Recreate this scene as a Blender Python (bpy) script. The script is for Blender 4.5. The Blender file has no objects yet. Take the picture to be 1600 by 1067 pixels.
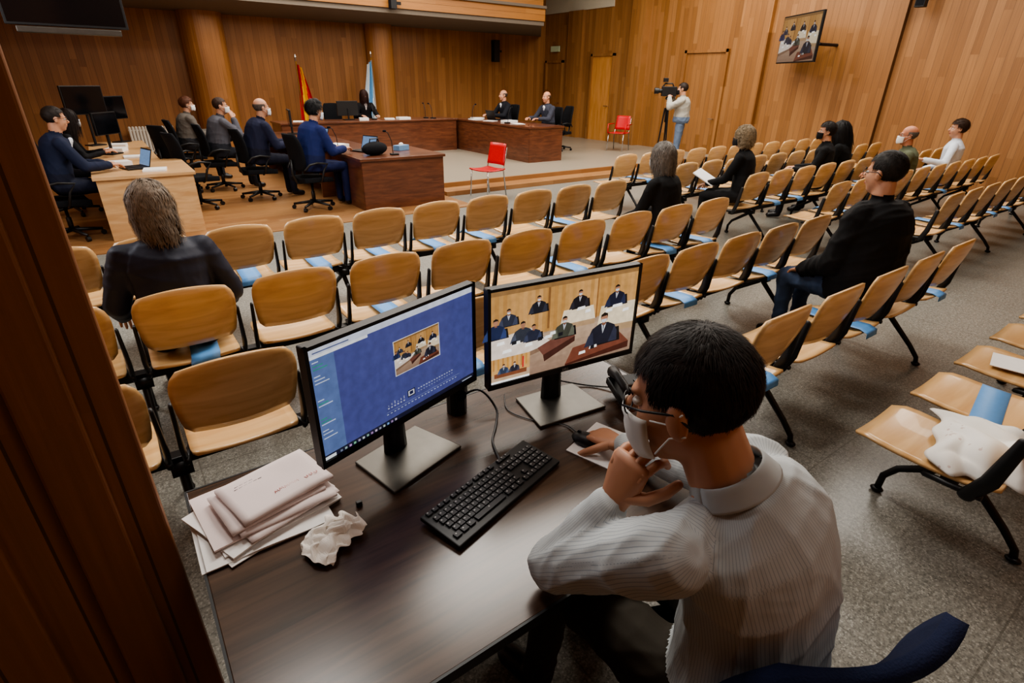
import bpy, math, random, bmesh
import numpy as np
from mathutils import Vector, Matrix, Quaternion
random.seed(7); rng=np.random.default_rng(7)
SC=bpy.context.scene; COL=SC.collection
V=Vector
# ------------------------------------------------------------------ materials
def newmat(name):
    m=bpy.data.materials.new(name); m.use_nodes=True
    nt=m.node_tree; b=nt.nodes['Principled BSDF']
    return m,nt,b
def N(nt,t,**k):
    n=nt.nodes.new(t)
    for a,v in k.items(): setattr(n,a,v)
    return n
def L(nt,a,b): nt.links.new(a,b)
def srgb(r,g,b):
    f=lambda c:(c/255/12.92) if c/255<=.04045 else ((c/255+.055)/1.055)**2.4
    return (f(r),f(g),f(b),1)
def math_(nt,op,a,b=None):
    n=nt.nodes.new('ShaderNodeMath'); n.operation=op
    for i,x in enumerate([a,b]):
        if x is None: continue
        if isinstance(x,(int,float)): n.inputs[i].default_value=x
        else: L(nt,x,n.inputs[i])
    return n.outputs[0]
def mix(nt,fac,a,b,mode='MIX'):
    n=nt.nodes.new('ShaderNodeMix'); n.data_type='RGBA'; n.blend_type=mode
    for i,x in ((0,fac),(6,a),(7,b)):
        if isinstance(x,(int,float,tuple)): n.inputs[i].default_value=x
        else: L(nt,x,n.inputs[i])
    return n.outputs[2]
def grey(nt,v):
    cb=N(nt,'ShaderNodeCombineColor'); [L(nt,v,cb.inputs[i]) for i in range(3)]; return cb.outputs[0]
def plain(name,c,rough=.6,metal=0,noise=.12,scale=30,bump=0,spec=.5,sheen=0):
    m,nt,b=newmat(name)
    tc=N(nt,'ShaderNodeTexCoord'); no=N(nt,'ShaderNodeTexNoise'); no.inputs['Scale'].default_value=scale; no.inputs['Detail'].default_value=4
    L(nt,tc.outputs['Object'],no.inputs['Vector'])
    dark=tuple(x*max(.1,1-noise*1.6) for x in c[:3])+(1,); lite=tuple(min(1,x*(1+noise)) for x in c[:3])+(1,)
    out=mix(nt,no.outputs['Fac'],dark,lite)
    L(nt,out,b.inputs['Base Color'])
    b.inputs['Roughness'].default_value=rough; b.inputs['Metallic'].default_value=metal
    b.inputs['Specular IOR Level'].default_value=spec
    if bump:
        bp=N(nt,'ShaderNodeBump'); bp.inputs['Strength'].default_value=bump; bp.inputs['Distance'].default_value=.01
        L(nt,no.outputs['Fac'],bp.inputs['Height']); L(nt,bp.outputs[0],b.inputs['Normal'])
    return m
def emis(name,c,s=1.0):
    m,nt,b=newmat(name); b.inputs['Base Color'].default_value=(0.01,.01,.01,1)
    tc=N(nt,'ShaderNodeTexCoord'); no=N(nt,'ShaderNodeTexNoise'); no.inputs['Scale'].default_value=38; no.inputs['Detail'].default_value=6
    L(nt,tc.outputs['Object'],no.inputs['Vector'])
    L(nt,mix(nt,no.outputs['Fac'],tuple(x*.66 for x in c[:3])+(1,),tuple(min(1,x*1.3) for x in c[:3])+(1,)),b.inputs['Emission Color'])
    b.inputs['Emission Strength'].default_value=s; b.inputs['Roughness'].default_value=.3
    return m
def planks(name,axis,width,cols,rough=.42,seglen=2.6,groove=.035):
    m,nt,b=newmat(name)
    tc=N(nt,'ShaderNodeTexCoord'); sp=N(nt,'ShaderNodeSeparateXYZ'); L(nt,tc.outputs['Object'],sp.inputs[0])
    a=sp.outputs[axis]; z=sp.outputs['Z'] if axis!='Z' else sp.outputs['X']
    if name=='court_parquet': z=sp.outputs['X']
    s=math_(nt,'DIVIDE',a,width); fl=math_(nt,'FLOOR',s); fr=math_(nt,'FRACT',s)
    wn=N(nt,'ShaderNodeTexWhiteNoise',noise_dimensions='1D'); L(nt,fl,wn.inputs['W'])
    zz=math_(nt,'ADD',math_(nt,'DIVIDE',z,seglen),math_(nt,'MULTIPLY',wn.outputs[0],7.3))
    zf=math_(nt,'FLOOR',zz)
    cv=N(nt,'ShaderNodeCombineXYZ'); L(nt,fl,cv.inputs[0]); L(nt,zf,cv.inputs[1])
    w2=N(nt,'ShaderNodeTexWhiteNoise',noise_dimensions='2D'); L(nt,cv.outputs[0],w2.inputs['Vector'])
    cr=N(nt,'ShaderNodeValToRGB'); e=cr.color_ramp.elements
    e[0].color=cols[0]; e[1].color=cols[-1]
    for i,c in enumerate(cols[1:-1]):
        x=e.new((i+1)/(len(cols)-1)); x.color=c
    L(nt,w2.outputs[0],cr.inputs[0])
    gv=N(nt,'ShaderNodeCombineXYZ'); L(nt,math_(nt,'MULTIPLY',a,45.0),gv.inputs[0]); L(nt,math_(nt,'MULTIPLY',z,1.6),gv.inputs[1]); L(nt,math_(nt,'MULTIPLY',w2.outputs[0],9.0),gv.inputs[2])
    no=N(nt,'ShaderNodeTexNoise'); no.inputs['Scale'].default_value=1; no.inputs['Detail'].default_value=5; L(nt,gv.outputs[0],no.inputs['Vector'])
    g=math_(nt,'ADD',math_(nt,'MULTIPLY',no.outputs['Fac'],.6),.68)
    c1=mix(nt,1.0,cr.outputs[0],grey(nt,g),'MULTIPLY')
    gr=math_(nt,'LESS_THAN',fr,groove)
    c2=mix(nt,math_(nt,'MULTIPLY',gr,.7),c1,(.02,.008,.003,1))
    L(nt,c2,b.inputs['Base Color']); b.inputs['Roughness'].default_value=rough
    bp=N(nt,'ShaderNodeBump'); bp.inputs['Strength'].default_value=.35; bp.inputs['Distance'].default_value=.004
    L(nt,math_(nt,'SUBTRACT',no.outputs['Fac'],math_(nt,'MULTIPLY',gr,3.0)),bp.inputs['Height']); L(nt,bp.outputs[0],b.inputs['Normal'])
    return m
def grain(name,c1,c2,sc=(2,30,30),rough=.35,coat=0,randobj=0):
    m,nt,b=newmat(name)
    tc=N(nt,'ShaderNodeTexCoord'); mp=N(nt,'ShaderNodeMapping'); mp.inputs['Scale'].default_value=sc
    L(nt,tc.outputs['Object'],mp.inputs[0])
    no=N(nt,'ShaderNodeTexNoise'); no.inputs['Scale'].default_value=1.2; no.inputs['Detail'].default_value=6; no.inputs['Distortion'].default_value=.6
    L(nt,mp.outputs[0],no.inputs[0])
    cr=N(nt,'ShaderNodeValToRGB'); e=cr.color_ramp.elements; e[0].position=.32; e[1].position=.7; e[0].color=c1; e[1].color=c2
    L(nt,no.outputs['Fac'],cr.inputs[0]); out=cr.outputs[0]
    if randobj:
        oi=N(nt,'ShaderNodeObjectInfo')
        v=math_(nt,'ADD',math_(nt,'MULTIPLY',oi.outputs['Random'],randobj),1-randobj*.5)
        out=mix(nt,1.0,out,grey(nt,v),'MULTIPLY')
    L(nt,out,b.inputs['Base Color']); b.inputs['Roughness'].default_value=rough
    if coat: b.inputs['Coat Weight'].default_value=coat
    return m
def floor_mat():
    m,nt,b=newmat('granite_floor')
    tc=N(nt,'ShaderNodeTexCoord')
    n1=N(nt,'ShaderNodeTexNoise'); n1.inputs['Scale'].default_value=55; n1.inputs['Detail'].default_value=8; n1.inputs['Roughness'].default_value=.8
    n2=N(nt,'ShaderNodeTexVoronoi'); n2.inputs['Scale'].default_value=170
    n3=N(nt,'ShaderNodeTexNoise'); n3.inputs['Scale'].default_value=1.1
    for n in (n1,n2,n3): L(nt,tc.outputs['Object'],n.inputs['Vector'])
    cr=N(nt,'ShaderNodeValToRGB'); e=cr.color_ramp.elements; e[0].position=.36;e[1].position=.66; e[0].color=srgb(92,92,87); e[1].color=srgb(164,163,155)
    L(nt,n1.outputs['Fac'],cr.inputs[0])
    sv=N(nt,'ShaderNodeSeparateColor'); L(nt,n2.outputs['Color'],sv.inputs[0])
    c=mix(nt,math_(nt,'MULTIPLY',math_(nt,'LESS_THAN',sv.outputs[0],.2),.5),cr.outputs[0],srgb(72,71,67))
    c=mix(nt,math_(nt,'MULTIPLY',math_(nt,'GREATER_THAN',sv.outputs[1],.88),.4),c,srgb(205,204,196))
    c=mix(nt,math_(nt,'MULTIPLY',n3.outputs['Fac'],.3),c,srgb(104,100,90))
    sp=N(nt,'ShaderNodeSeparateXYZ'); L(nt,tc.outputs['Object'],sp.inputs[0])
    j1=math_(nt,'LESS_THAN',math_(nt,'FRACT',math_(nt,'DIVIDE',sp.outputs[0],.9)),.008)
    j2=math_(nt,'LESS_THAN',math_(nt,'FRACT',math_(nt,'DIVIDE',sp.outputs[1],.9)),.008)
    c=mix(nt,math_(nt,'MULTIPLY',math_(nt,'MAXIMUM',j1,j2),.45),c,srgb(70,66,58))
    L(nt,c,b.inputs['Base Color']); b.inputs['Roughness'].default_value=.28
    return m
MAT={}
MAT['wall_back']=planks('oak_panelling_back','X',.13,[srgb(136,90,50),srgb(145,98,56),srgb(152,104,60),srgb(161,112,67)])
MAT['wall_right']=planks('oak_panelling_side','Y',.13,[srgb(134,91,50),srgb(142,98,56),srgb(149,104,61),srgb(158,113,69)],seglen=1.9)
MAT['pilaster']=planks('oak_column_cladding','X',.09,[srgb(150,102,58),srgb(158,109,64),srgb(166,116,70)])
MAT['column']=planks('brown_column_wood','X',.16,[srgb(132,86,54),srgb(140,93,60),srgb(148,100,66)],groove=.04)
MAT['columny']=planks('brown_column_wood_side','Y',.16,[srgb(132,86,54),srgb(140,93,60),srgb(148,100,66)],groove=.04)
MAT['floor']=floor_mat()
MAT['parquet']=planks('court_parquet','Y',.12,[srgb(146,104,66),srgb(156,114,74),srgb(164,123,82)],rough=.35,seglen=1.1)
MAT['stage']=plain('beige_stage_floor',srgb(150,140,124),.35,noise=.15,scale=60)
MAT['cream']=plain('cream_plaster',srgb(200,192,172),.85,noise=.05)
MAT['soffit']=plain('grey_soffit',srgb(112,102,90),.8,noise=.08)
MAT['fascia']=planks('fascia_wood','Z',.16,[srgb(160,108,56),srgb(172,120,66)],groove=.04)
MAT['door']=grain('door_oak',srgb(172,118,64),srgb(196,142,84),(12,12,1.2))
MAT['seat']=grain('beech_plywood',srgb(200,156,104),srgb(224,186,134),(1.5,18,18),.28,.25,randobj=.18)
MAT['black']=plain('black_steel',srgb(22,22,24),.4,.3)
MAT['blackp']=plain('black_plastic',srgb(20,20,22),.45)
MAT['fabric']=plain('black_fabric',srgb(22,23,27),.9,scale=200,bump=.3,spec=.2)
MAT['navyfab']=plain('navy_fabric',srgb(26,34,62),.9,scale=200,bump=.3,spec=.2)
MAT['tape']=plain('blue_tape',srgb(96,154,214),.45,noise=.08)
MAT['walnut']=grain('walnut_laminate',srgb(50,36,28),srgb(84,62,48),(2.2,26,26),.24)
MAT['cherry']=grain('cherry_desk',srgb(84,48,33),srgb(114,69,47),(3,3,20),.3,.3)
MAT['birch']=grain('birch_desk',srgb(190,148,102),srgb(214,176,130),(3,20,20),.35)
MAT['red']=plain('red_plastic',srgb(196,30,36),.4)
MAT['chrome']=plain('chrome',srgb(200,200,200),.2,1)
MAT['alu']=plain('dark_brushed_steel',srgb(98,95,90),.36,.85)
MAT['paper']=plain('paper',srgb(232,230,228),.8,noise=.04)
MAT['envelope']=plain('pale_envelope',srgb(222,208,206),.8,noise=.05,scale=8)
MAT['redink']=plain('red_ink',srgb(206,104,100),.7)
MAT['ink']=plain('grey_ink',srgb(150,145,150),.7)
MAT['tissue']=plain('tissue',srgb(236,230,222),.95,noise=.04)
MAT['whitep']=plain('white_enamel',srgb(220,216,205),.4,noise=.03)
MAT['keys']=plain('key_plastic',srgb(34,34,37),.5)
MAT['keytxt']=plain('key_legend',srgb(170,170,170),.5)
MAT['eyew']=plain('eye_white',srgb(225,220,212),.3,noise=.02)
MAT['eyed']=plain('eye_dark',srgb(30,20,14),.2,noise=.02)
MAT['lip']=plain('lips',srgb(160,90,80),.5)
MAT['glass']=plain('dark_screen',srgb(10,12,16),.12)
MAT['leather']=plain('navy_jacket_cloth',srgb(27,31,50),.6,noise=.2,scale=12,bump=.25,spec=.4)
# ------------------------------------------------------------------ mesh builder
def basis(d,hint=V((0,0,1))):
    d=V(d).normalized()
    if abs(d.dot(hint))>.98: hint=V((0,1,0)) if abs(d.y)<.9 else V((1,0,0))
    x=d.cross(hint).normalized(); y=x.cross(d).normalized()
    return x,y,d
class MB:
    def __init__(s): s.v=[];s.f=[];s.m=[]
    def add(s,vs,fs,m=0):
        o=len(s.v); s.v+=[tuple(p) for p in vs]; s.f+=[tuple(i+o for i in f) for f in fs]; s.m+=[m]*len(fs)
    def box(s,c,sz,m=0,R=None):
        c=V(c); vs=[]
        for x in(-.5,.5):
            for y in(-.5,.5):
                for z in(-.5,.5):
                    p=V((x*sz[0],y*sz[1],z*sz[2]))
                    if R is not None: p=R@p
                    vs.append(c+p)
        s.add(vs,[(0,1,3,2),(4,6,7,5),(0,4,5,1),(2,3,7,6),(0,2,6,4),(1,5,7,3)],m); return s
    def bb(s,a,b,m=0): return s.box([(a[i]+b[i])/2 for i in range(3)],[abs(b[i]-a[i]) for i in range(3)],m)
    def rings(s,R,m=0,closed=False):
        n=len(R[0]); vs=[p for r in R for p in r]; fs=[]
        for i in range(len(R)-1):
            for j in range(n):
                k=(j+1)%n; fs.append((i*n+j,i*n+k,(i+1)*n+k,(i+1)*n+j))
        if not closed:
            fs.append(tuple(range(n-1,-1,-1))); fs.append(tuple((len(R)-1)*n+j for j in range(n)))
        s.add(vs,fs,m); return s
    def tube(s,pts,r,sides=8,m=0,round_=False,sx=1,sy=1,hint=V((0,0,1))):
        pts=[V(p) for p in pts]; n=len(pts)
        if isinstance(r,(int,float)): r=[r]*n
        r=list(r)
        if round_:
            d0=(pts[0]-pts[1]).normalized(); d1=(pts[-1]-pts[-2]).normalized()
            pre=[(pts[0]+d0*r[0]*.92,r[0]*.35),(pts[0]+d0*r[0]*.6,r[0]*.8)]
            post=[(pts[-1]+d1*r[-1]*.6,r[-1]*.8),(pts[-1]+d1*r[-1]*.92,r[-1]*.35)]
            pts=[p for p,_ in pre]+pts+[p for p,_ in post]; r=[q for _,q in pre]+r+[q for _,q in post]; n=len(pts)
        T=[]
        for i in range(n):
            a=pts[max(0,i-1)]; b=pts[min(n-1,i+1)]; T.append((b-a).normalized())
        x,y,_=basis(T[0],hint); R=[]
        for i in range(n):
            if i:
                q=T[i-1].rotation_difference(T[i]); x=q@x; y=q@y
            R.append([pts[i]+(x*math.cos(t)*sx+y*math.sin(t)*sy)*r[i] for t in [2*math.pi*j/sides for j in range(sides)]])
        return s.rings(R,m)
    def ell(s,c,r,m=0,R=None,seg=14,rg=9,fn=None):
        c=V(c); RR=[]
        for i in range(rg+1):
            ph=-math.pi/2+math.pi*(i+.0)/rg
            ph=max(-math.pi/2+.08,min(math.pi/2-.08,ph))
            ring=[]
            for j in range(seg):
                th=2*math.pi*j/seg
                p=V((math.cos(ph)*math.cos(th)*r[0],math.cos(ph)*math.sin(th)*r[1],math.sin(ph)*r[2]))
                if fn: p=fn(p)
                if R is not None: p=R@p
                ring.append(c+p)
            RR.append(ring)
        return s.rings(RR,m)
    def grid(s,fn,nu,nv,th,m=0):
        P=[[V(fn(i/(nu-1),j/(nv-1))) for j in range(nv)] for i in range(nu)]
        Nn=[[None]*nv for _ in range(nu)]
        for i in range(nu):
            for j in range(nv):
                a=P[min(i+1,nu-1)][j]-P[max(i-1,0)][j]; b=P[i][min(j+1,nv-1)]-P[i][max(j-1,0)]
                q=a.cross(b); Nn[i][j]=q.normalized() if q.length>1e-9 else V((0,0,1))
        vs=[P[i][j]+Nn[i][j]*th/2 for i in range(nu) for j in range(nv)]+[P[i][j]-Nn[i][j]*th/2 for i in range(nu) for j in range(nv)]
        o=nu*nv; fs=[]
        I=lambda i,j:i*nv+j
        for i in range(nu-1):
            for j in range(nv-1):
                q=(I(i,j),I(i+1,j),I(i+1,j+1),I(i,j+1)); fs.append(q); fs.append(tuple(o+k for k in reversed(q)))
        for i in range(nu-1):
            for j in (0,nv-1):
                a,b=I(i,j),I(i+1,j); fs.append((a,o+a,o+b,b) if j==0 else (b,o+b,o+a,a))
        for j in range(nv-1):
            for i in (0,nu-1):
                a,b=I(i,j),I(i,j+1); fs.append((b,o+b,o+a,a) if i==0 else (a,o+a,o+b,b))
        s.add(vs,fs,m); return s
    def mesh(s,name,mats,smooth=False):
        me=bpy.data.meshes.new(name); me.from_pydata(s.v,[],s.f)
        for x in mats: me.materials.append(x)
        me.polygons.foreach_set('material_index',s.m)
        if smooth: me.polygons.foreach_set('use_smooth',[True]*len(s.f))
        me.update(); return me
    def obj(s,name,mats,parent=None,smooth=False,bevel=0,loc=None,rz=0,label=None):
        if not isinstance(mats,(list,tuple)): mats=[mats]
        o=bpy.data.objects.new(name,s.mesh(name,mats,smooth)); COL.objects.link(o)
        if parent is not None: o.parent=parent
        if loc is not None: o.location=loc
        o.rotation_euler[2]=rz
        if bevel:
            b=o.modifiers.new('bevel','BEVEL'); b.width=bevel; b.segments=2; b.limit_method='ANGLE'
        if label: o['label']=label
        return o
def top(o,label,cat,group=None):
    o['label']=label;o['category']=cat
    if group:o['group']=group
    return o
def thing(name,label,cat,loc=(0,0,0),rz=0,group=None):
    o=bpy.data.objects.new(name,None); o.empty_display_size=.1; COL.objects.link(o); o.location=loc; o.rotation_euler[2]=rz
    return top(o,label,cat,group)
def struct(o): o['kind']='structure'; return o
def KIDS(o): return [x for x in bpy.data.objects if x.parent==o]
def copy_thing(o,kids,loc):
    c=o.copy(); COL.objects.link(c); c.location=loc
    for ch in kids:
        d=ch.copy(); d.parent=c; COL.objects.link(d)
    return c
# ------------------------------------------------------------------ camera
th=math.radians(36);p=math.radians(25.9);roll=math.radians(0.9);H=1.82
F=V((math.sin(th)*math.cos(p),math.cos(th)*math.cos(p),-math.sin(p)))
Rt=V((math.cos(th),-math.sin(th),0)); Up=Rt.cross(F)
q=Quaternion(F,-roll); Rt=q@Rt; Up=q@Up
cd=bpy.data.cameras.new('camera'); cam=bpy.data.objects.new('camera',cd); COL.objects.link(cam)
cam.matrix_world=Matrix(((Rt.x,Up.x,-F.x,0),(Rt.y,Up.y,-F.y,0),(Rt.z,Up.z,-F.z,H),(0,0,0,1)))
cd.sensor_width=36; cd.lens=841/1600*36; cd.clip_start=.02
SC.camera=cam
# ------------------------------------------------------------------ room shell
UW,WB,UL,WR,ZC=12.8,16.0,-2.2,-1.8,5.6
def sbox(name,a,b,mat): return struct(MB().bb(a,b).obj(name,mat))
sbox('floor',(UL-.2,WR-.2,-.2),(UW+.2,WB+.2,0),MAT['floor'])
sbox('ceiling',(UL-.2,WR-.2,ZC),(UW+.2,WB+.2,ZC+.2),MAT['cream'])
sbox('wall_back',(UL-.2,WB,0),(UW+.2,WB+.2,ZC),MAT['wall_back'])
sbox('wall_right',(UW,WR-.2,0),(UW+.2,WB,ZC),MAT['wall_right'])
sbox('wall_left',(UL-.2,WR-.2,0),(UL,WB,ZC),MAT['wall_right'])
sbox('wall_rear',(UL,WR-.2,0),(UW,WR,ZC),MAT['wall_back'])
UE=10.25
so=MB(); so.rings([[(UL,13.0,z),(UE,13.0,z),(12.6,WB,z),(UL,WB,z)] for z in (3.12,3.3)]); struct(so.obj('ceiling_soffit',MAT['soffit']))
fa=MB(); fa.bb((UL,12.9,3.12),(UE,13.0,3.22),1); fa.bb((UL,12.86,3.22),(UE,13.0,3.5),0); fa.bb((UL,12.8,3.5),(UE,13.0,3.56),1); fa.bb((UL,12.95,3.56),(UE,13.05,ZC),0)
struct(fa.obj('trim_1',[MAT['fascia'],MAT['soffit']]))
struct(MB().bb((UW-.03,12.9,3.75),(UW,WB,ZC)).obj('wall_right_plaster',MAT['cream']))
def pil(name,c,r,z1,mat):
    m=MB(); R=[]
    for z in (0,z1):
        R.append([(c[0]+r*math.cos(2*math.pi*i/28),c[1]+r*math.sin(2*math.pi*i/28),z) for i in range(28)])
    m.rings(R); return struct(m.obj(name,mat,smooth=False))
pil('trim_2',(2.5,WB-.2),.46,3.12,MAT['pilaster']); pil('trim_3',(6.85,WB-.15),.36,3.12,MAT['pilaster'])
sbox('trim_4',(UW-.22,11.5,0),(UW,12.0,ZC),MAT['wall_right'])
sbox('trim_5',(UW-.10,14.1,0),(UW,14.75,3.75),MAT['wall_right'])
for i,w in enumerate((7.9,5.2,2.2)):
    sbox('trim_%d'%(6+i),(UW-.12,w,0),(UW,w+.75,ZC),MAT['wall_right'])
cm=MB(); cm.bb((-1.6,1.32,0),(-.10,1.36,ZC),0); cm.bb((-1.6,1.36,0),(-.115,1.56,ZC),1)
cm.bb((-.28,1.295,0),(-.18,1.32,ZC),0); cm.bb((-.50,1.28,0),(-.38,1.32,ZC),0); cm.bb((-1.6,1.25,0),(-.60,1.32,ZC),0)
struct(cm.obj('wall_column',[MAT['column'],MAT['columny']],bevel=.006))
def door(name,w0,w1,z1,zb,mat):
    m=MB(); m.bb((UW-.03,w0,zb),(UW-.005,w1,z1),0)
    m.bb((UW-.07,w0-.07,zb),(UW,w0,z1+.07),1); m.bb((UW-.07,w1,zb),(UW,w1+.07,z1+.07),1); m.bb((UW-.07,w0-.07,z1),(UW,w1+.07,z1+.07),1)
    o=struct(m.obj(name,[mat,MAT['wall_right']]))
    MB().tube([(UW-.03,w0+.08,zb+1.0),(UW-.09,w0+.08,zb+1.0),(UW-.09,w0+.2,zb+1.0)],.01,8).obj('handle',MAT['chrome'],o)
    return o
door('door_1',12.75,13.6,2.5,.15,MAT['door']); door('door_2',15.05,15.8,2.35,.15,MAT['wall_right']); door('door_3',8.95,10.1,2.5,0,MAT['wall_right'])
st=MB(); st.bb((4.6,8.75,0),(UW,WB,.15),0); st.bb((4.6,8.70,0),(UW,8.75,.15),1); st.bb((4.6,8.3,0),(UW,8.70,.075),1)
struct(st.obj('floor_stage',[MAT['stage'],MAT['parquet']]))
sbox('floor_parquet',(-1.2,7.4,0),(4.6,WB,.012),MAT['parquet'])
sbox('baseboard_back',(UL,WB-.03,0),(UW,WB,.25),MAT['wall_back'])
ex=MB(); ex.box((UW-.05,15.4,2.75),(.04,.42,.16)); top(ex.obj('exit_sign',plain('sign_green_white',srgb(190,205,170),.5)),'small pale illuminated exit plate above the corner door','sign')
def speaker(c,s,lab):
    m=MB(); m.box((0,0,0),s); t=m.obj('wall_speaker',MAT['blackp'],bevel=.01,loc=c); top(t,lab,'speaker')
    g=MB(); g.box((-s[0]/2-.004,0,0),(.006,s[1]*.8,s[2]*.9)); g.obj('grille',MAT['fabric'],t)
    MB().box((s[0]/2+.05,0,0),(.14,.04,.06)).obj('bracket',MAT['black'],t)
speaker((UW-.25,4.95,3.35),(.14,.16,.5),'slim black column loudspeaker fixed on the panelled wall')
speaker((10.6,15.7,2.62),(.2,.2,.6),'black loudspeaker hanging on the wall behind the bench')
speaker((5.9,12.75,3.3),(.14,.14,.24),'small black ceiling loudspeaker above the bench')
rd=thing('radiator','white ribbed radiator under the panelled wall','radiator',(1.0,15.75,.0))
rm=MB()
for i in range(14): rm.tube([(-.42+i*.065,0,.14),(-.42+i*.065,0,.72)],.028,8,round_=True)
rm.tube([(-.45,0,.2),(.45,0,.2)],.015); rm.tube([(-.45,0,.66),(.45,0,.66)],.015); rm.obj('ribs',MAT['whitep'],rd)
for x in (-.4,.42): MB().box((x,0,.07),(.03,.05,.14)).obj('foot',MAT['whitep'],rd)
# ------------------------------------------------------------------ auditorium chairs
def backfn(u,v):
    s=u*2-1; z=.545+.335*v
    hw=.206+.022*math.sin(min(1,v*1.3)*math.pi/2)
    if v>.62:
        k=(v-.62)/.38; hw*= (1-.16*k**3.2)
    if v<.15: hw*=1-.12*((.15-v)/.15)**2
    x=s*hw; arch=-.028*s*s*v**2
    y=.035-.085*v+.035*(s*s)-.012*math.sin(v*math.pi)
    return (x,y,z+arch)
def seatfn(u,v):
    s=u*2-1; y=.03+.43*v
    hw=.214
    if v>.75: hw*=1-.14*((v-.75)/.25)**2.5
    if v<.2: hw*=1-.10*((.2-v)/.2)**2
    z=.445-.015*math.sin(v*math.pi)+.012*s*s
    if v>.85: z-=.02*((v-.85)/.15)**2
    if v<.12: z+=.012*((.12-v)/.12)
    return (s*hw,y,z-.01)
def chair_proto(tape):
    t=thing('auditorium_chair','light beech plywood auditorium chair with black side brackets','chair')
    MB().grid(backfn,15,11,.014).obj('backrest',MAT['seat'],t,smooth=True)
    MB().grid(seatfn,13,11,.014).obj('seat',MAT['seat'],t,smooth=True)
    for s in(-1,1):
        b=MB(); b.tube([(s*.235,.10,.40),(s*.238,.06,.50),(s*.234,.03,.70)],[.018,.02,.014],8,sx=.6,sy=1.3,round_=True)
        b.tube([(s*.234,.06,.42),(s*.21,.22,.40),(s*.05,.2,.37)],.013,6)
        b.obj('side_bracket',MAT['blackp'],t,smooth=True)
    if tape:
        tp=MB()
        if tape==1:
            path=[(.50,.40),(.485,.425),(.46,.446),(.25,.444),(.05,.460),(-.002,.448),(-.006,.415)]
            def tf(u,v):
                x=.04+(u-.5)*.14
                k=v*(len(path)-1); i=min(int(k),len(path)-2); fr=k-i
                y=path[i][0]*(1-fr)+path[i+1][0]*fr; z=path[i][1]*(1-fr)+path[i+1][1]*fr
                return (x+(.015*math.sin(v*5)),y,z+.004)
            tp.grid(tf,4,25,.0015)
        else:
            def tf(u,v):
                s=u*2-1; x=s*.222; y=.18+.10*v+.03*s; vv=(y-.03)/.43
                z=seatfn(.5+.5*s*.99,vv)[2]+.0095
                if abs(s)>.94: z-=.035*(abs(s)-.94)/.06
                return (x,y,z)
            tp.grid(tf,33,3,.0015)
        tp.obj('seat_tape',MAT['tape'],t,smooth=True,label='wide blue adhesive tape across the seat')
    return t
PROT=[]
for i in range(3):
    c=chair_proto(i); PROT.append((c,KIDS(c)))
def row(us,w,tapes,group,legs,tk=1,sy=1.0):
    for i,u in enumerate(us):
        P_=PROT[tk] if i in tapes else PROT[0]
        c=copy_thing(P_[0],P_[1],(u,w,0)); c['group']=group; c.scale=(1,sy,1)
        c['label']='light beech plywood auditorium chair sealed off with blue tape' if i in tapes else 'light beech plywood auditorium chair with black side brackets'
    bt=thing('seat_row_frame','black steel rail with splayed legs carrying the row of seats','seating frame',((us[0]+us[-1])/2,w+.2,0),group='seat row frames')
    hl=(us[-1]-us[0])/2+.12
    MB().box((0,0,.365),(2*hl,.06,.04)).obj('rail',MAT['black'],bt,bevel=.004)
    for x in legs:
        l=MB(); X=x-(us[0]+us[-1])/2
        l.tube([(X,.27,.012),(X,.265,.10),(X,.22,.17),(X,.02,.30),(X,0,.35)],[.016,.016,.017,.02,.022],8)
        l.tube([(X,-.27,.012),(X,-.26,.06),(X,-.2,.13),(X,-.02,.30),(X,0,.35)],[.016,.016,.017,.02,.022],8)
        l.box((X,0,.335),(.08,.12,.05)); l.ell((X,.27,.015),(.022,.03,.015)); l.ell((X,-.27,.015),(.022,.03,.015))
        l.obj('leg',MAT['black'],bt,smooth=True)
fr=lambda a,s,n:[a+s*i for i in range(n)]
G='beech auditorium chairs on rails'
row(fr(-.43,.53,10),4.2,{2,3,4,5,6,8},G,[-.1,1.4,2.9,4.1])
row(fr(-.40,.54,10),3.0,{1,3,6,8,9},G,[-.13,1.5,3.1,4.2])
row([-.33,.20,.73,1.26,1.99,2.52,3.03,3.54,4.05,4.56],2.1,{3,6,8},G,[-.06,1.5,2.77,4.3])
row(fr(2.44,.56,5),1.15,{0,2,4},G,[2.72,4.4])
row(fr(2.61,.58,5),.16,{1,3},G,[2.72,4.6],2,1.20)
row(fr(6.85,.55,10),1.88,{1,3,4,6,8},G,[7.1,8.5,10,11.5])
row(fr(6.50,.55,10),2.83,{1,2,6},G,[6.8,8.4,10,11.3])
row(fr(6.30,.55,11),3.70,{1,2,5,6},G,[6.6,8.2,9.9,11.5])
row(fr(6.25,.55,11),4.70,{1,3,5},G,[6.5,8.2,9.9,11.5])
row(fr(6.20,.55,11),5.75,{1,3,5},G,[6.5,8.2,9.9,11.5])
for c,ks in PROT:
    for k in ks+[c]: bpy.data.objects.remove(k)
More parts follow.
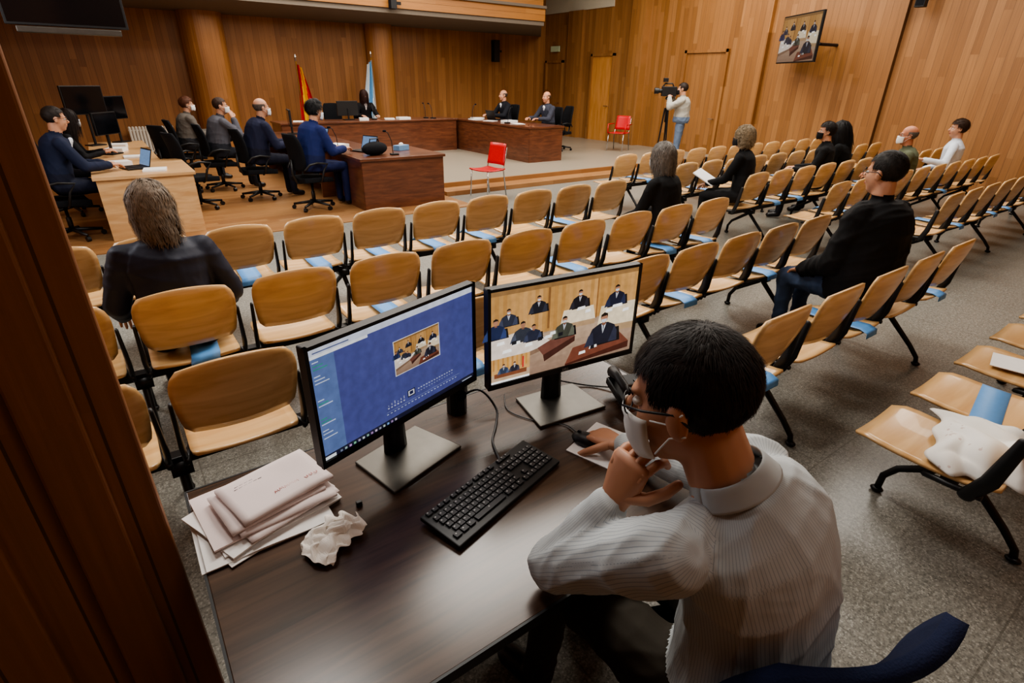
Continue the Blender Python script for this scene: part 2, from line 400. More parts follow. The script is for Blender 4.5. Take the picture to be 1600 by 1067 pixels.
# ------------------------------------------------------------------ operator desk
dk=thing('office_desk','dark walnut laminate desk with black metal frame','desk',(.73,1.06,0))
MB().box((0,0,.735),(1.56,.88,.03)).obj('desk_top',MAT['walnut'],dk,bevel=.003)
e=MB(); e.box((-.782,0,.735),(.006,.88,.031)); e.box((.782,0,.735),(.006,.88,.031)); e.box((0,-.442,.735),(1.566,.006,.031)); e.box((0,.442,.735),(1.566,.006,.031)); e.obj('edge_band',MAT['blackp'],dk)
for sx in(-.73,.73):
    for sy in(-.39,.39):
        MB().box((sx,sy,.36),(.05,.05,.72)).obj('leg',MAT['black'],dk,bevel=.003)
fm=MB(); fm.box((0,.39,.69),(1.42,.03,.05)); fm.box((0,-.39,.69),(1.42,.03,.05)); fm.box((-.73,0,.69),(.03,.75,.05)); fm.box((.73,0,.69),(.03,.75,.05)); fm.obj('frame',MAT['black'],dk)
MB().box((0,.36,.5),(1.36,.015,.34)).obj('modesty_panel',MAT['walnut'],dk)
TZ=.75
EM={}
def E(r,g,b,s=1.0):
    k=(r,g,b,s)
    if k not in EM: EM[k]=emis('screen_light_%d'%len(EM),srgb(r,g,b),s)
    return EM[k]
class Scr:
    def __init__(s,W,Hh,y0): s.W=W;s.H=Hh;s.y0=y0;s.mb=MB();s.mats=[];s.l=0
    def mi(s,m):
        if m not in s.mats: s.mats.append(m)
        return s.mats.index(m)
    def poly(s,pts,m):
        s.l+=1; y=s.y0-.00001*s.l
        s.mb.add([((x-.5)*s.W,y,(z-.5)*s.H) for x,z in pts],[tuple(range(len(pts)))],s.mi(m))
    def rect(s,x0,y0,x1,y1,m): s.poly([(x0,y0),(x1,y0),(x1,y1),(x0,y1)],m)
    def disc(s,x,y,rx,ry,m): s.poly([(x+rx*math.cos(t),y+ry*math.sin(t)) for t in [2*math.pi*i/12 for i in range(12)]],m)
    def man(s,x,y,h,col,skin=(150,108,86),k=1.0,back=False):
        a=s.H/s.W; w=h*a; c2=tuple(min(255,int(c_*1.35+6)) for c_ in col)
        s.poly([(x-w*.5,y),(x+w*.5,y),(x+w*.48,y+h*.3),(x+w*.38,y+h*.5),(x+w*.14,y+h*.62),(x-w*.14,y+h*.62),(x-w*.38,y+h*.5),(x-w*.48,y+h*.3)],E(*col,k))
        s.poly([(x+w*.2,y),(x+w*.5,y),(x+w*.48,y+h*.3),(x+w*.38,y+h*.48)],E(*c2,k))
        s.poly([(x-w*.62,y-h*.02),(x-w*.3,y+h*.02),(x-w*.36,y+h*.4),(x-w*.5,y+h*.3)],E(*c2,k))
        if not back:
            s.poly([(x-w*.02,y+h*.3),(x+w*.08,y+h*.58),(x-w*.08,y+h*.58)],E(190,192,198,k)); s.poly([(x-w*.02,y+h*.3),(x+w*.015,y+h*.55),(x-w*.025,y+h*.55)],E(50,50,70,k))
        s.poly([(x-w*.06,y+h*.55),(x+w*.06,y+h*.55),(x+w*.06,y+h*.66),(x-w*.06,y+h*.66)],E(116,80,64,k))
        s.disc(x,y+h*.75,w*.115,h*.14,E(*skin,k)); s.poly([(x-w*.125,y+h*.75),(x-w*.09,y+h*.81),(x+w*.09,y+h*.83),(x+w*.125,y+h*.75),(x+w*.11,y+h*.88),(x,y+h*.93),(x-w*.11,y+h*.87)],E(32,24,20,k))
        if not back: s.poly([(x-w*.09,y+h*.66),(x,y+h*.62),(x+w*.08,y+h*.66),(x+w*.09,y+h*.73),(x-w*.09,y+h*.73)],E(176,184,192,k))
def court_view(S,x0,y0,x1,y1,k):
    X=lambda a:x0+(x1-x0)*a; Y=lambda b:y0+(y1-y0)*b; hh=(y1-y0); Q=lambda pts,m:S.poly([(X(a),Y(b)) for a,b in pts],m)
    S.rect(x0,y0,x1,y1,E(150,128,108,k))
    for i in range(6): S.rect(x0,Y(.45-.075*(i+1)),x1,Y(.45-.075*i),E(164-6*i,140-6*i,118-5*i,k))
    for i in range(40):
        c=[(166,124,74),(174,132,82),(160,118,68),(180,138,88),(168,128,78)][(i*7+i//3)%5]
        S.rect(X(i/40),Y(.44+.10*(i/40 if i>16 else .25)),X((i+1)/40),Y(1),E(*c,k))
    S.rect(X(.36),Y(.5),X(.375),Y(1),E(120,84,50,k)); S.rect(X(.7),Y(.5),X(.71),Y(1),E(130,90,52,k)); S.rect(X(0),Y(.95),X(1),Y(1),E(130,98,62,k))
    Q([(0,.2),(.4,.33),(.25,.55),(0,.5)],E(204,190,178,k)); Q([(0,.2),(.4,.33),(.4,.29),(0,.13)],E(120,96,78,k))
    Q([(.45,.5),(.7,.5),(.68,.66),(.47,.66)],E(208,192,166,k)); Q([(.45,.44),(.7,.44),(.7,.5),(.45,.5)],E(158,130,100,k))
    Q([(.72,.38),(1,.36),(1,.62),(.74,.62)],E(206,190,162,k)); Q([(.72,.3),(1,.28),(1,.36),(.72,.38)],E(154,128,98,k))
    Q([(.34,.2),(.56,.34),(.52,.45),(.3,.3)],E(104,66,56,k)); Q([(.34,.2),(.56,.34),(.56,.28),(.35,.12)],E(66,38,32,k))
    Q([(.5,.02),(.98,.12),(.9,.26),(.55,.2)],E(108,62,48,k)); Q([(.5,.02),(.98,.12),(.98,.04),(.52,0),(.5,0)],E(70,36,28,k))
    for (a,b,h,c,bk) in [(.11,.62,.2,(40,44,58),0),(.3,.7,.2,(28,30,38),0),(.58,.66,.22,(24,24,30),0),(.85,.6,.26,(22,28,46),0),(.03,.5,.24,(30,40,70),1),(.2,.42,.24,(46,50,60),1),(.27,.4,.2,(36,40,56),1),(.48,.36,.26,(60,62,54),0),(.77,.17,.40,(30,32,44),0)]:
        S.poly([(X(a)-h*hh*.26,Y(b)-h*hh*.05),(X(a)+h*hh*.34,Y(b)-h*hh*.02),(X(a)+h*hh*.3,Y(b)+h*hh*.42),(X(a)-h*hh*.2,Y(b)+h*hh*.4)],E(24,22,24,k)); S.man(X(a),Y(b),h*hh,c,k=k,back=bk)
    for (a,b,s_) in [(.1,.34,.06),(.16,.41,.05),(.06,.44,.05),(.24,.36,.05),(.37,.40,.05),(.40,.43,.04),(.59,.645,.06),(.64,.6,.04),(.86,.59,.08),(.8,.55,.05),(.93,.52,.05),(.7,.15,.06),(.62,.11,.05)]:
        Q([(a-s_/2,b-.015),(a+s_/2,b-.008),(a+s_*.45,b+.025),(a-s_*.4,b+.02)],E(234,230,224,k))
    for (a,b) in [(.13,.4),(.3,.38),(.44,.38),(.68,.13)]: Q([(a,b),(a+.03,b+.004),(a+.03,b+.045),(a,b+.04)],E(26,28,34,k))
def monitor(label,c,ang,content,logo=False):
    t=thing('computer_monitor',label,'monitor',(c[0],c[1],TZ),ang)
    W,Hh=.60,.35
    zc=.33
    m=MB(); m.box((0,.012,zc),(W,.028,Hh)); m.box((0,.038,zc),(W*.6,.03,Hh*.6)); m.obj('housing',MAT['blackp'],t,bevel=.004)
    S=Scr(W-.022,Hh-.03,-.0025); content(S); s=S.mb.obj('screen',S.mats,t,loc=(0,0,zc+.004))
    b=MB()
    for a in [((-W/2+.005,-.003,zc),(.01,.01,Hh)),((W/2-.005,-.003,zc),(.01,.01,Hh)),((0,-.003,zc+Hh/2-.005),(W,.01,.01)),((0,-.003,zc-Hh/2+.009),(W,.01,.018))]: b.box(*a)
    b.obj('bezel',MAT['blackp'],t)
    n=MB(); n.tube([(0,.075,.0),(0,.075,.1),(0,.06,.30)],[.04,.036,.03],12,sx=1.1,sy=.6); n.obj('stand_neck',MAT['blackp'],t,smooth=True)
    fb=MB(); fb.grid(lambda u,v:((u-.5)*(.28-.03*v),(v-.5)*.20+.02,.006),2,2,.010); fb.obj('stand_base',MAT['alu'],t,bevel=.003)
    if logo:
        cu=bpy.data.curves.new('logo','FONT'); cu.body='DELL'; cu.size=.012; cu.align_x='CENTER'; cu.extrude=.0003
        o=bpy.data.objects.new('tmp',cu); COL.objects.link(o); dg=bpy.context.evaluated_depsgraph_get(); me=bpy.data.meshes.new_from_object(o.evaluated_get(dg)); bpy.data.objects.remove(o)
        lo=bpy.data.objects.new('logo',me); COL.objects.link(lo); me.materials.clear(); me.materials.append(MAT['keytxt']); lo.parent=t; lo.location=(0,-.0085,zc-Hh/2+.005); lo.rotation_euler=(math.pi/2,0,0)
    return t
def blue_screen(S):
    k=.62
    S.rect(0,0,1,1,E(78,84,142,k)); S.rect(0,.94,1,1,E(204,208,222,k)); S.rect(0,0,1,.045,E(34,36,58,k)); S.rect(0,.045,.12,.94,E(96,116,164,k)); S.rect(0,.0,.06,.03,E(220,225,235,k))
    S.rect(.0,.915,.3,.94,E(230,234,244,k)); S.rect(.02,.955,.2,.965,E(90,100,140,k))
    for i,y in enumerate([.88,.85,.82,.76,.73,.70,.55,.52,.5,.38,.35,.33,.27,.24,.2]):
        S.rect(.012,y,.012+.03+.02*(i%3),y+.009,E(60,150,126,k) if i in(1,2,7,9,10) else E(196,206,228,k))
    S.rect(.437,.437,.743,.775,E(225,225,232,k)); court_view(S,.441,.443,.739,.769,.75)
    for i in range(6): S.rect(.37+i*.02,.16,.379+i*.02,.17,E(206,210,226,k)); 
    for i in range(6): S.rect(.374+i*.02,.185,.377+i*.02,.195+.01*(i%3),E(206,210,226,k))
    S.rect(.50,.17,.55,.24,E(20,24,44,k)); S.rect(.505,.18,.545,.232,E(214,214,224,k)); S.rect(.513,.19,.537,.224,E(34,40,80,k))
    for i in range(14): S.rect(.57+i*.019,.205,.58+i*.019,.214,E(186,194,218,k)); S.rect(.57+i*.019,.175,.578+i*.019,.182,E(160,170,204,k))
    for i in range(22): S.rect(.36+.023*i,.105,.371+.023*i,.113,E(180,190,216,k))
    S.rect(.36,.13,.88,.133,E(140,150,190,k))
    for i in range(14): S.rect(.08+i*.025,.012,.092+i*.025,.032,E(120+(i*37)%100,130+(i*53)%90,150+(i*29)%80,k))
    S.rect(.9,.014,.98,.022,E(200,210,230,k))
def court_screen(S):
    court_view(S,0,0,1,1,.95); k=.95
    S.rect(.0,.0,.25,.28,E(184,142,90,k)); 
    for i in range(8): S.rect(.01+i*.03,.15,.022+i*.03,.28,E(164+(i%2)*14,118+(i%2)*12,68,k))
    S.rect(.0,.03,.25,.1,E(170,146,120,k)); S.rect(.02,.06,.23,.11,E(116,70,48,k)); S.rect(.2,.12,.21,.25,E(180,48,48,k)); S.man(.08,.1,.12,(50,60,80),k=k); S.man(.15,.1,.12,(40,40,50),k=k); S.rect(.0,.0,.25,.025,E(225,225,225,k))
monitor('black widescreen monitor showing a blue desktop with a video window',(.545,1.27),math.atan2(.165,.55),blue_screen)
monitor('black widescreen monitor showing the live courtroom video',(1.125,1.235),math.atan2(-.07,.59),court_screen,True)
w=thing('desk_speaker','small black desktop speaker behind the monitors','speaker',(.80,1.43,TZ))
MB().tube([(0,0,0),(0,0,.13)],.036,16).obj('cabinet',MAT['blackp'],w,smooth=False,bevel=.004)
MB().tube([(0,-.037,.08),(0,-.03,.08)],.02,16).obj('speaker_cone',MAT['fabric'],w)
kb=thing('keyboard','black full-size computer keyboard lying on the desk','keyboard',(.675,1.0,TZ),math.radians(15.5))
MB().grid(lambda u,v:((u-.5)*.445,(v-.5)*.145,.010+.010*v),3,3,.014).obj('keyboard_base',MAT['blackp'],kb,bevel=.003)
km=MB()
def key(x,y,wd,dp=.0158,m=0):
    z=.019+.010*((y/.145)+.5); km.box((x,y,z),(wd,dp,.007)); km.add([(x-.0022-.003,y+.001,z+.0037),(x+.0022-.003,y+.001,z+.0037),(x+.0022-.003,y+.005,z+.0037),(x-.0022-.003,y+.005,z+.0037)],[(0,1,2,3)],1)
for r in range(5):
    y=.035-r*.0195
    if r<4:
        for i in range(15-(1 if r else 0)): key(-.205+.0095+i*.0192+(r*.004),y,.0165)
    else:
        for a,b in [(-.198,.02),(-.172,.02),(-.147,.02),(-.07,.115),(.008,.02),(.034,.02),(.060,.02)]: key(a,y,b)
for i in range(12): key(-.2+i*.0215+(i//4)*.006,.060,.0165,.0125)
for r in range(5):
    for i in range(4): key(.145+i*.0192,.035-r*.0195,.0165)
for i in range(3):
    key(.088+i*.0185,.060,.016,.0125); 
    for r in (0,1): key(.088+i*.0185,.035-r*.0195,.016)
    key(.088+i*.0185,-.043,.016)
key(.1065,-.0235,.016)
ko=km.obj('keys',[MAT['keys'],MAT['keytxt']],kb); ko['kind']='stuff'
top(MB().box((1.09,.985,TZ+.002),(.20,.16,.003),R=Matrix.Rotation(.3,3,'Z')).obj('mouse_pad',MAT['paper']),'thin white sheet used as mouse pad','mouse pad')
ms=thing('computer_mouse','small black computer mouse under the hand of the seated man','mouse',(1.05,1.02,TZ+.004),math.radians(20))
MB().ell((0,0,.012),(.031,.055,.024),fn=lambda p:V((p.x,p.y,max(p.z,-.012)))).obj('mouse_shell',MAT['blackp'],ms,smooth=True)
MB().tube([(-.003,.03,.034),(.003,.03,.034)],.006,10).obj('scroll_wheel',MAT['keys'],ms)
ph=thing('desk_phone','black desk telephone with handset beside the monitor','telephone',(1.40,1.12,TZ),math.radians(-20))
MB().grid(lambda u,v:((u-.5)*.19,(v-.5)*.17,.018+.03*v),2,2,.03).obj('phone_base',MAT['blackp'],ph,bevel=.005)
MB().tube([(-.07,-.09,.06),(-.075,-.03,.078),(-.075,.03,.09),(-.07,.08,.082)],[.024,.016,.016,.024],10,round_=True).obj('handset',MAT['blackp'],ph,smooth=True)
kk=MB(); [kk.box((.0+i*.025,-.04+j*.022,.052+j*.004),(.018,.014,.006)) for i in range(3) for j in range(4)]; kk.obj('keypad',MAT['keys'],ph)
rs=random.Random(3)
z=TZ
HG=[.003,.003,.004,.005,.006,.006,.006,.009,.010,.015]
for i in range(10):
    hgt=HG[i]
    big=i<6
    Wd,Dp=((.31,.235) if big else (.25,.18))
    a=math.radians(14+rs.uniform(-11,11)); cx=.115+rs.uniform(-.018,.018); cy=1.31+rs.uniform(-.02,.02)
    if i in(0,2): a=math.radians(0); cx-=.02; cy-=.03
    if i>=6: cx+=.035; cy-=.005+.010*(9-i)
    mb=MB()
    def ef(u,v,Wd=Wd,Dp=Dp,i=i,hgt=hgt,big=big):
        e_=(1-abs(2*u-1)**6)*(1-abs(2*v-1)**6)
        return ((u-.5)*Wd,(v-.5)*Dp,hgt*.5+(0 if big else (e_-1)*hgt*.22)+.0018*math.sin(u*9+i*2)*math.sin(v*7+i))
    mb.grid(ef,13,11,hgt*(.85 if big else .7),0)
    if i==9:
        def line(x,y,pts,m,r=.0009): mb.tube([(x+a_,y+b_,hgt*.86+.0008) for a_,b_ in pts],r,4,m)
        for j in range(5): line(-.02+j*.014,-.045+.002*(j%2),[(0,0),(.002,.009),(.006,.002),(.009,.010),(.011,.0)],1)
        for j in range(3): line(.065+j*.014,-.05+.002*(j%2),[(0,.008),(.004,.0),(.009,.004),(.008,.01)],1)
        for j in range(6): line(-.09+j*.013,.045,[(0,0),(.01,.0005)],2,.0009)
        for j in range(4): line(-.085+j*.013,.055,[(0,0),(.01,.0005)],2,.0009)
    o=mb.obj('envelope',[MAT['envelope'] if i>=5 else MAT['paper'],MAT['redink'],MAT['ink']],smooth=not big,bevel=.0008 if big else 0,loc=(cx,cy,z),rz=a)
    top(o,('pale bulky envelope with red handwriting topping the pile' if i==9 else 'pale bulky envelope in a pile of mail on the desk') if i>=5 else 'white document bundle in the pile on the desk','envelope','pile of envelopes and papers')
    z+=hgt
rt=random.Random(12); PH=[[rt.uniform(-6,6),rt.uniform(-6,6),rt.uniform(0,6)] for _ in range(6)]
def tis(u,v):
    a,b=u*2-1,v*2-1; n=sum(abs(math.sin(p_[0]*u*2.0+p_[1]*v*2.0+p_[2])) for p_ in PH[:3])/3; m_=sum(math.sin(p_[0]*v*2.4+p_[1]*u*2.4+p_[2]) for p_ in PH[3:])/3
    r_=1-.3*n*abs(a*b)
    e_=max(0,1-(a*a+b*b)*.5)
    return (a*.082*r_+.014*m_,b*.058*r_+.014*math.sin(5*u+4*m_),.006+.055*e_*(.12+.88*n)*(.75+.25*m_))
top(MB().grid(tis,34,30,.0012).obj('crumpled_tissue',MAT['tissue'],loc=(.235,1.085,TZ),rz=.5),'crumpled thin white paper tissue on the desk','tissue')
top(MB().box((.335,1.17,TZ+.008),(.016,.012,.016)).obj('memory_stick_cap',MAT['blackp'],bevel=.002),'tiny black plastic cap lying on the desk','cap')
def cable(pts,r,lab):
    P=[V(p) for p in pts]; out=[]
    for i in range(len(P)-1):
        p0=P[max(0,i-1)];p1=P[i];p2=P[i+1];p3=P[min(len(P)-1,i+2)]
        for k in range(8):
            t=k/8; out.append(.5*((2*p1)+(-p0+p2)*t+(2*p0-5*p1+4*p2-p3)*t*t+(-p0+3*p1-3*p2+p3)*t**3))
    out.append(P[-1]); top(MB().tube(out,r,8).obj('cable',MAT['blackp'],smooth=True),lab,'cable')
cable([(.80,1.46,TZ+.02),(.87,1.40,TZ+.08),(.90,1.33,TZ+.03),(.86,1.27,TZ+.006),(.80,1.2,TZ+.005),(.76,1.10,TZ+.005),(.72,1.07,TZ+.005)],.004,'black keyboard cable looping across the desk')
cable([(1.06,1.07,TZ+.006),(1.06,1.14,TZ+.004),(1.0,1.20,TZ+.004),(.95,1.32,TZ+.004),(1.0,1.42,TZ+.004)],.002,'thin black mouse cable on the desk')
cable([(1.12,1.33,TZ+.1),(1.2,1.37,TZ+.03),(1.3,1.3,TZ+.005),(1.37,1.22,TZ+.01)],.003,'thin black cable behind the monitor')
# ------------------------------------------------------------------ people
def rc_dist(P,a,b,ra,rb):
    a=np.array(a);b=np.array(b);d=b-a;t=np.clip(((P-a)@d)/max(1e-9,d@d),0,1)
    return np.linalg.norm(P-(a+t[:,None]*d),axis=1)/(ra+(rb-ra)*t)
def ik(a,c,l1,l2,pole):
    a=V(a);c=V(c);d=c-a;D=d.length
    if D>(l1+l2)*.985: c=a+d*((l1+l2)*.985/D); d=c-a; D=d.length
    n=d.normalized(); x=(l1*l1-l2*l2+D*D)/(2*D); h=math.sqrt(max(0,l1*l1-x*x))
    pl=V(pole)-n*V(pole).dot(n); pl.normalize()
    return a+n*x+pl*h, c
def rot3(yaw,pitch,rollv=0):
    return Matrix.Rotation(yaw,3,'Z')@Matrix.Rotation(pitch,3,'X')@Matrix.Rotation(rollv,3,'Y')
def hand(mb,wr,d,nrm,side,m,k=1.0,curl=.5,sides=6,spread=1.0):
    d=V(d).normalized(); nrm=(V(nrm)-d*V(nrm).dot(d)).normalized(); s=d.cross(nrm).normalized()*side
    wr=V(wr)
    R=[]
    for t,wd,tk in [(-.01,.026,.020),(.02,.032,.017),(.055,.040,.015),(.085,.041,.013),(.097,.036,.010)]:
        R.append([wr+d*t*k+(s*math.cos(a)*wd+nrm*math.sin(a)*tk)*k for a in [2*math.pi*i/12 for i in range(12)]])
    mb.rings(R,m)
    lens=[.072,.082,.076,.058]
    for i in range(4):
        off=(.030-.0200*i)*k*spread
        p=wr+d*(.088-.004*abs(i-1))*k+s*off; ang=.15; pts=[p-d*.012*k,p]; L_=lens[i]*k
        for sg,fr_ in enumerate((.45,.31,.24)):
            ang+=curl*(.75 if sg else .9)
            dr=(d*math.cos(ang)+nrm*math.sin(ang)+s*(.10*(1.2-i))*.6*(1 if sg==0 else .5)).normalized(); p=p+dr*L_*fr_; pts.append(p)
        mb.tube(pts,[.0095*k,.0092*k,.0086*k,.008*k,.0068*k],sides+2,m,round_=True)
    p=wr+d*.025*k+s*.026*k; pts=[p-s*.012*k]
    for sg,l in enumerate((.035,.034,.026)):
        dr=(d*(.62+.1*sg)+s*(.75-.25*sg)+nrm*(.25+.18*sg)).normalized(); p=p+dr*l*k; pts.append(p)
    mb.tube(pts,[.014*k,.012*k,.0105*k,.0085*k],sides+2,m,round_=True)
PM={}
def cm_(c,kind):
    k=(c,kind)
    if k not in PM:
        if kind=='skin':
            m=plain('skin_%d'%len(PM),srgb(*c),.5,noise=.08,scale=14); m.node_tree.nodes['Principled BSDF'].inputs['Subsurface Weight'].default_value=.08; m.node_tree.nodes['Principled BSDF'].inputs['Subsurface Radius'].default_value=(.01,.004,.002)
        elif kind=='hair': m=plain('hair_%d'%len(PM),srgb(*c),.58,noise=.5,scale=45,spec=.3)
        elif kind=='shoe': m=plain('shoe_leather_%d'%len(PM),srgb(*c),.35)
        else: m=plain('cloth_%d'%len(PM),srgb(*c),.8,noise=.14,scale=9,bump=.3,spec=.25)
        PM[k]=m
    return PM[k]
def hair_mesh(style,Rh,c,k,col,parent,dens=1.0,seed=1,ribw=.0035,hl=1.0):
    rr=random.Random(seed); mb=MB()
    cc=V((0,-.014,.036)); rad=V((.078,.098,.089))*k
    LONG=style in('long','shaggy','curly','bob')
    def keep(p):
        x,y,z_=p
        if style=='fringe': return z_<.05 and z_>-.04 and y<.02
        lim=-.025 if y>-.02 else -.066
        if LONG: lim=-.07
        if y>.035: return z_>.066
        if y>.0: return z_>(-.02 if LONG else .022)
        return z_>lim
    th_={'short':1.025,'fringe':1.02,'curlyshort':1.12,'long':1.10,'shaggy':1.10,'curly':1.2,'bob':1.1}[style]
    seg,rg=36,24; vs=[];fs=[]
    for i in range(rg+1):
        for j in range(seg):
            ph=-math.pi/2+math.pi*i/rg; t=2*math.pi*j/seg
            p=V((math.cos(ph)*math.cos(t)*rad.x,math.cos(ph)*math.sin(t)*rad.y,math.sin(ph)*rad.z))*th_
            p*=1+ .012*math.sin(t*9+i)+rr.uniform(-.006,.006)
            vs.append(p+cc*k)
    for i in range(rg):
        for j in range(seg):
            a,b,c_,d=i*seg+j,i*seg+(j+1)%seg,(i+1)*seg+(j+1)%seg,(i+1)*seg+j
            ctr=(vs[a]+vs[c_])*.5/k
            if keep(ctr): fs.append((a,b,c_,d))
    mb.add([c+Rh@v for v in vs],fs)
    n=int(1500*dens); crown=V((0,-.05,.115))
    Ln={'short':.022,'fringe':.016,'curlyshort':.03,'long':.34,'shaggy':.23,'curly':.2,'bob':.2}[style]*k*hl
    segs={'short':3,'fringe':2,'curlyshort':4,'long':9,'shaggy':8,'curly':10,'bob':8}[style]
    cnt=0
    while cnt<n:
        z_=rr.uniform(-1,1); t=rr.uniform(0,6.283); s_=math.sqrt(1-z_*z_)
        q=V((s_*math.cos(t)*rad.x,s_*math.sin(t)*rad.y,z_*rad.z))
        if not keep((q+cc*k)/k): continue
        cnt+=1
        nrm=V((q.x/rad.x**2,q.y/rad.y**2,q.z/rad.z**2)).normalized()
        pos=q*th_+cc*k
        fl=pos/k-crown; fl=fl-nrm*fl.dot(nrm)
        if style in('short','curlyshort') : 
            fl=V((-.5,.8,-.15)) if (pos.z/k>.09 and pos.y/k>-.03) else V((fl.x,fl.y,fl.z-.05))
            fl=fl-nrm*fl.dot(nrm)
        if fl.length<1e-4: fl=V((.1,-1,0))
        cell=(int(q.x/k/.018),int(q.y/k/.018),int(q.z/k/.018)); hh=math.sin(cell[0]*12.9+cell[1]*78.2+cell[2]*37.7)*43758.5; hh-=math.floor(hh)
        h2=hh*7.31-math.floor(hh*7.31)
        fl.normalize(); pts=[pos-nrm*.002]; L1=Ln*rr.uniform(.7,1.1); w1=hh*6.28+rr.uniform(-.4,.4); wa=.7+.6*hh
        clump=V((hh-.5,h2-.5,0))*(.4 if style=='short' else 0)
        dcur=(fl*.9+clump+nrm*(.35 if style=='curlyshort' else .05+.05*h2 if style=='short' else .2)+V([rr.uniform(-.13,.13) for _ in range(3)])).normalized()
        for sg in range(segs):
            if LONG:
                pr=pos-cc*k; e_=math.sqrt((pr.x/rad.x)**2+(pr.y/rad.y)**2+(pr.z/rad.z)**2)
                nn=V((pr.x/rad.x**2,pr.y/rad.y**2,pr.z/rad.z**2)).normalized()
                dcur=(dcur*.55+V((0,-.05,-.55))).normalized()
                if e_<th_*1.04: dcur=(dcur-nn*min(0,dcur.dot(nn))+nn*.08).normalized()
                wob={'long':.12,'bob':.25,'shaggy':.34,'curly':1.0}[style]
                dd=(dcur+V((math.sin(w1+sg*1.7*wa),math.cos(w1*1.3+sg*1.9*wa),math.sin(w1*2+sg*1.3)*.5))*wob).normalized()
                pos=pos+dd*L1/segs
            else:
                dd=(dcur-nrm*.12*sg+V([rr.uniform(-.2,.2) for _ in range(3)])*(1.4 if style=='curlyshort' else .25)).normalized(); pos=pos+dd*L1/segs
            pts.append(pos.copy())
        side=(pts[-1]-pts[0]).cross(nrm)
        if side.length<1e-6: continue
        side.normalize(); W_=ribw*k*rr.uniform(.6,1.3)*(1.6 if LONG else 1)
        vv=[];ff=[]
        for a,pt in enumerate(pts):
            wv=W_*(1-.75*a/(len(pts)-1)); vv+= [c+Rh@(pt-side*wv/2),c+Rh@(pt+side*wv/2)]
        for a in range(len(pts)-1): ff.append((2*a,2*a+1,2*a+3,2*a+2))
        mb.add(vv,ff)
    return mb.obj('hair',cm_(col,'hair'),parent,smooth=True)
def person(label,loc,yaw,J,top_c,bot_c,skin=(196,146,118),hair=None,style='short',mask=None,glasses=False,voxel=.011,shirt=None,tie=None,k=1.0,hdens=1.0,jacket=.0,shoe=(20,18,18),headR=None,handL=None,handR=None,topmat=None,stripe=False,collar=None,seed=1,sides=6,ribw=.0035,wrk=.006,hl=1.0):
    t=thing('person',label,'person',loc,yaw)
    MT=[topmat or cm_(top_c,'cloth'),cm_(bot_c,'cloth'),cm_(skin,'skin'),cm_(shoe,'shoe'),cm_(shirt or (230,230,232),'cloth'),cm_(tie or (40,44,80),'cloth'),MAT['lip']]
    mb=MB(); PR=[]
    def cone(a,b,ra,rb,tag):
        n=6; a=V(a);b=V(b); mb.tube([a+(b-a)*i/n for i in range(n+1)],[ra+(rb-ra)*i/n for i in range(n+1)],14,0,round_=True); PR.append(('c',tuple(a),tuple(b),ra,rb,tag))
    def ell(c,r,R,tag): mb.ell(c,r,0,R,18,12); PR.append(('e',tuple(c),tuple(r),np.array(R if R is not None else Matrix.Identity(3)),tag))
    pel,mid,nk=V(J['pelvis']),V(J['mid']),V(J['neck'])
    sL,sR=V(J['sL']),V(J['sR'])
    xa=(sR-sL).normalized(); 
    secs=[(0,.150,.115),(.1,.168,.125),(.25,.165,.120),(.45,.150,.112),(.65,.160,.120),(.8,.165,.118),(.88,.148,.102),(.95,.105,.082),(1.0,.068,.064)]
    if J.get('loose'): secs=[(-.12,.160,.125),(0,.175,.135),(.1,.178,.136),(.25,.172,.132),(.45,.165,.125),(.65,.166,.122),(.8,.165,.118),(.88,.148,.102),(.95,.105,.082),(1.0,.068,.064)]
    R=[];cs=[]
    for tt,rx,ry in secs:
        c=(1-tt)**2*pel+2*tt*(1-tt)*mid+tt*tt*nk; tg=(2*(1-tt)*(mid-pel)+2*tt*(nk-mid)).normalized()
        x=(xa-tg*xa.dot(tg)).normalized(); y=tg.cross(x)
        j=jacket; wk=k*J.get('fat',1.0)
        R.append([c+x*math.cos(a)*(rx*wk+j)+y*math.sin(a)*(ry*wk+j) for a in [2*math.pi*i/24 for i in range(24)]]); cs.append((c,rx*wk+j,ry*wk+j,x,y))
    mb.rings(R,0)
    for i in range(len(cs)-1):
        a,b=cs[i],cs[i+1]; PR.append(('t',tuple(a[0]),tuple(b[0]),np.array([a[3],a[4]]),(a[1],a[2]),(b[1],b[2]),1 if secs[i][0]<.12 and not J.get('coat') else 0))
    AR=J.get('arm',1.0)
    for s_,e_,w_ in ((sL,J['eL'],J['wL']),(sR,J['eR'],J['wR'])):
        s_=V(s_);e_=V(e_);w_=V(w_)
        cone(nk-V((0,0,.045*k))+(s_-nk)*.25,s_,.046*k+jacket*.5,.054*k+jacket*.6,0)
        cone(s_,e_,.056*k*AR+jacket*.6,.046*k*AR+jacket*.7,0)
        cone(e_,e_+(w_-e_)*.93,.045*k*AR+jacket*.7,.034*k*AR+jacket*.6,0)
        cone(e_+(w_-e_)*.95,w_,.027*k,.026*k,2)
    for s_ in 'LR':
        h,kn,an,to=V(J['h'+s_]),V(J['k'+s_]),V(J['a'+s_]),V(J['t'+s_])
        cone(h,kn,.092*k,.064*k,1); cone(kn,an,.062*k,.045*k,1); cone(an-V((0,0,.03)),to,.042*k,.036*k,3)
    hc=V(J['head']); Rh=headR
    cone(nk-V((0,0,.03*k)),hc+Rh@(V((0,-.02,-.055))*k),.060*k,.055*k,2)
    def he(c,r,tag): ell(hc+Rh@(V(c)*k),[q_*k for q_ in r],Rh,tag)
    he((0,-.014,.036),(.075,.095,.086),2); he((0,.022,-.028),(.062,.068,.086),2); he((0,.048,-.088),(.036,.034,.028),2)
    he((-.03,.055,-.03),(.026,.03,.03),2); he((.03,.055,-.03),(.026,.03,.03),2)
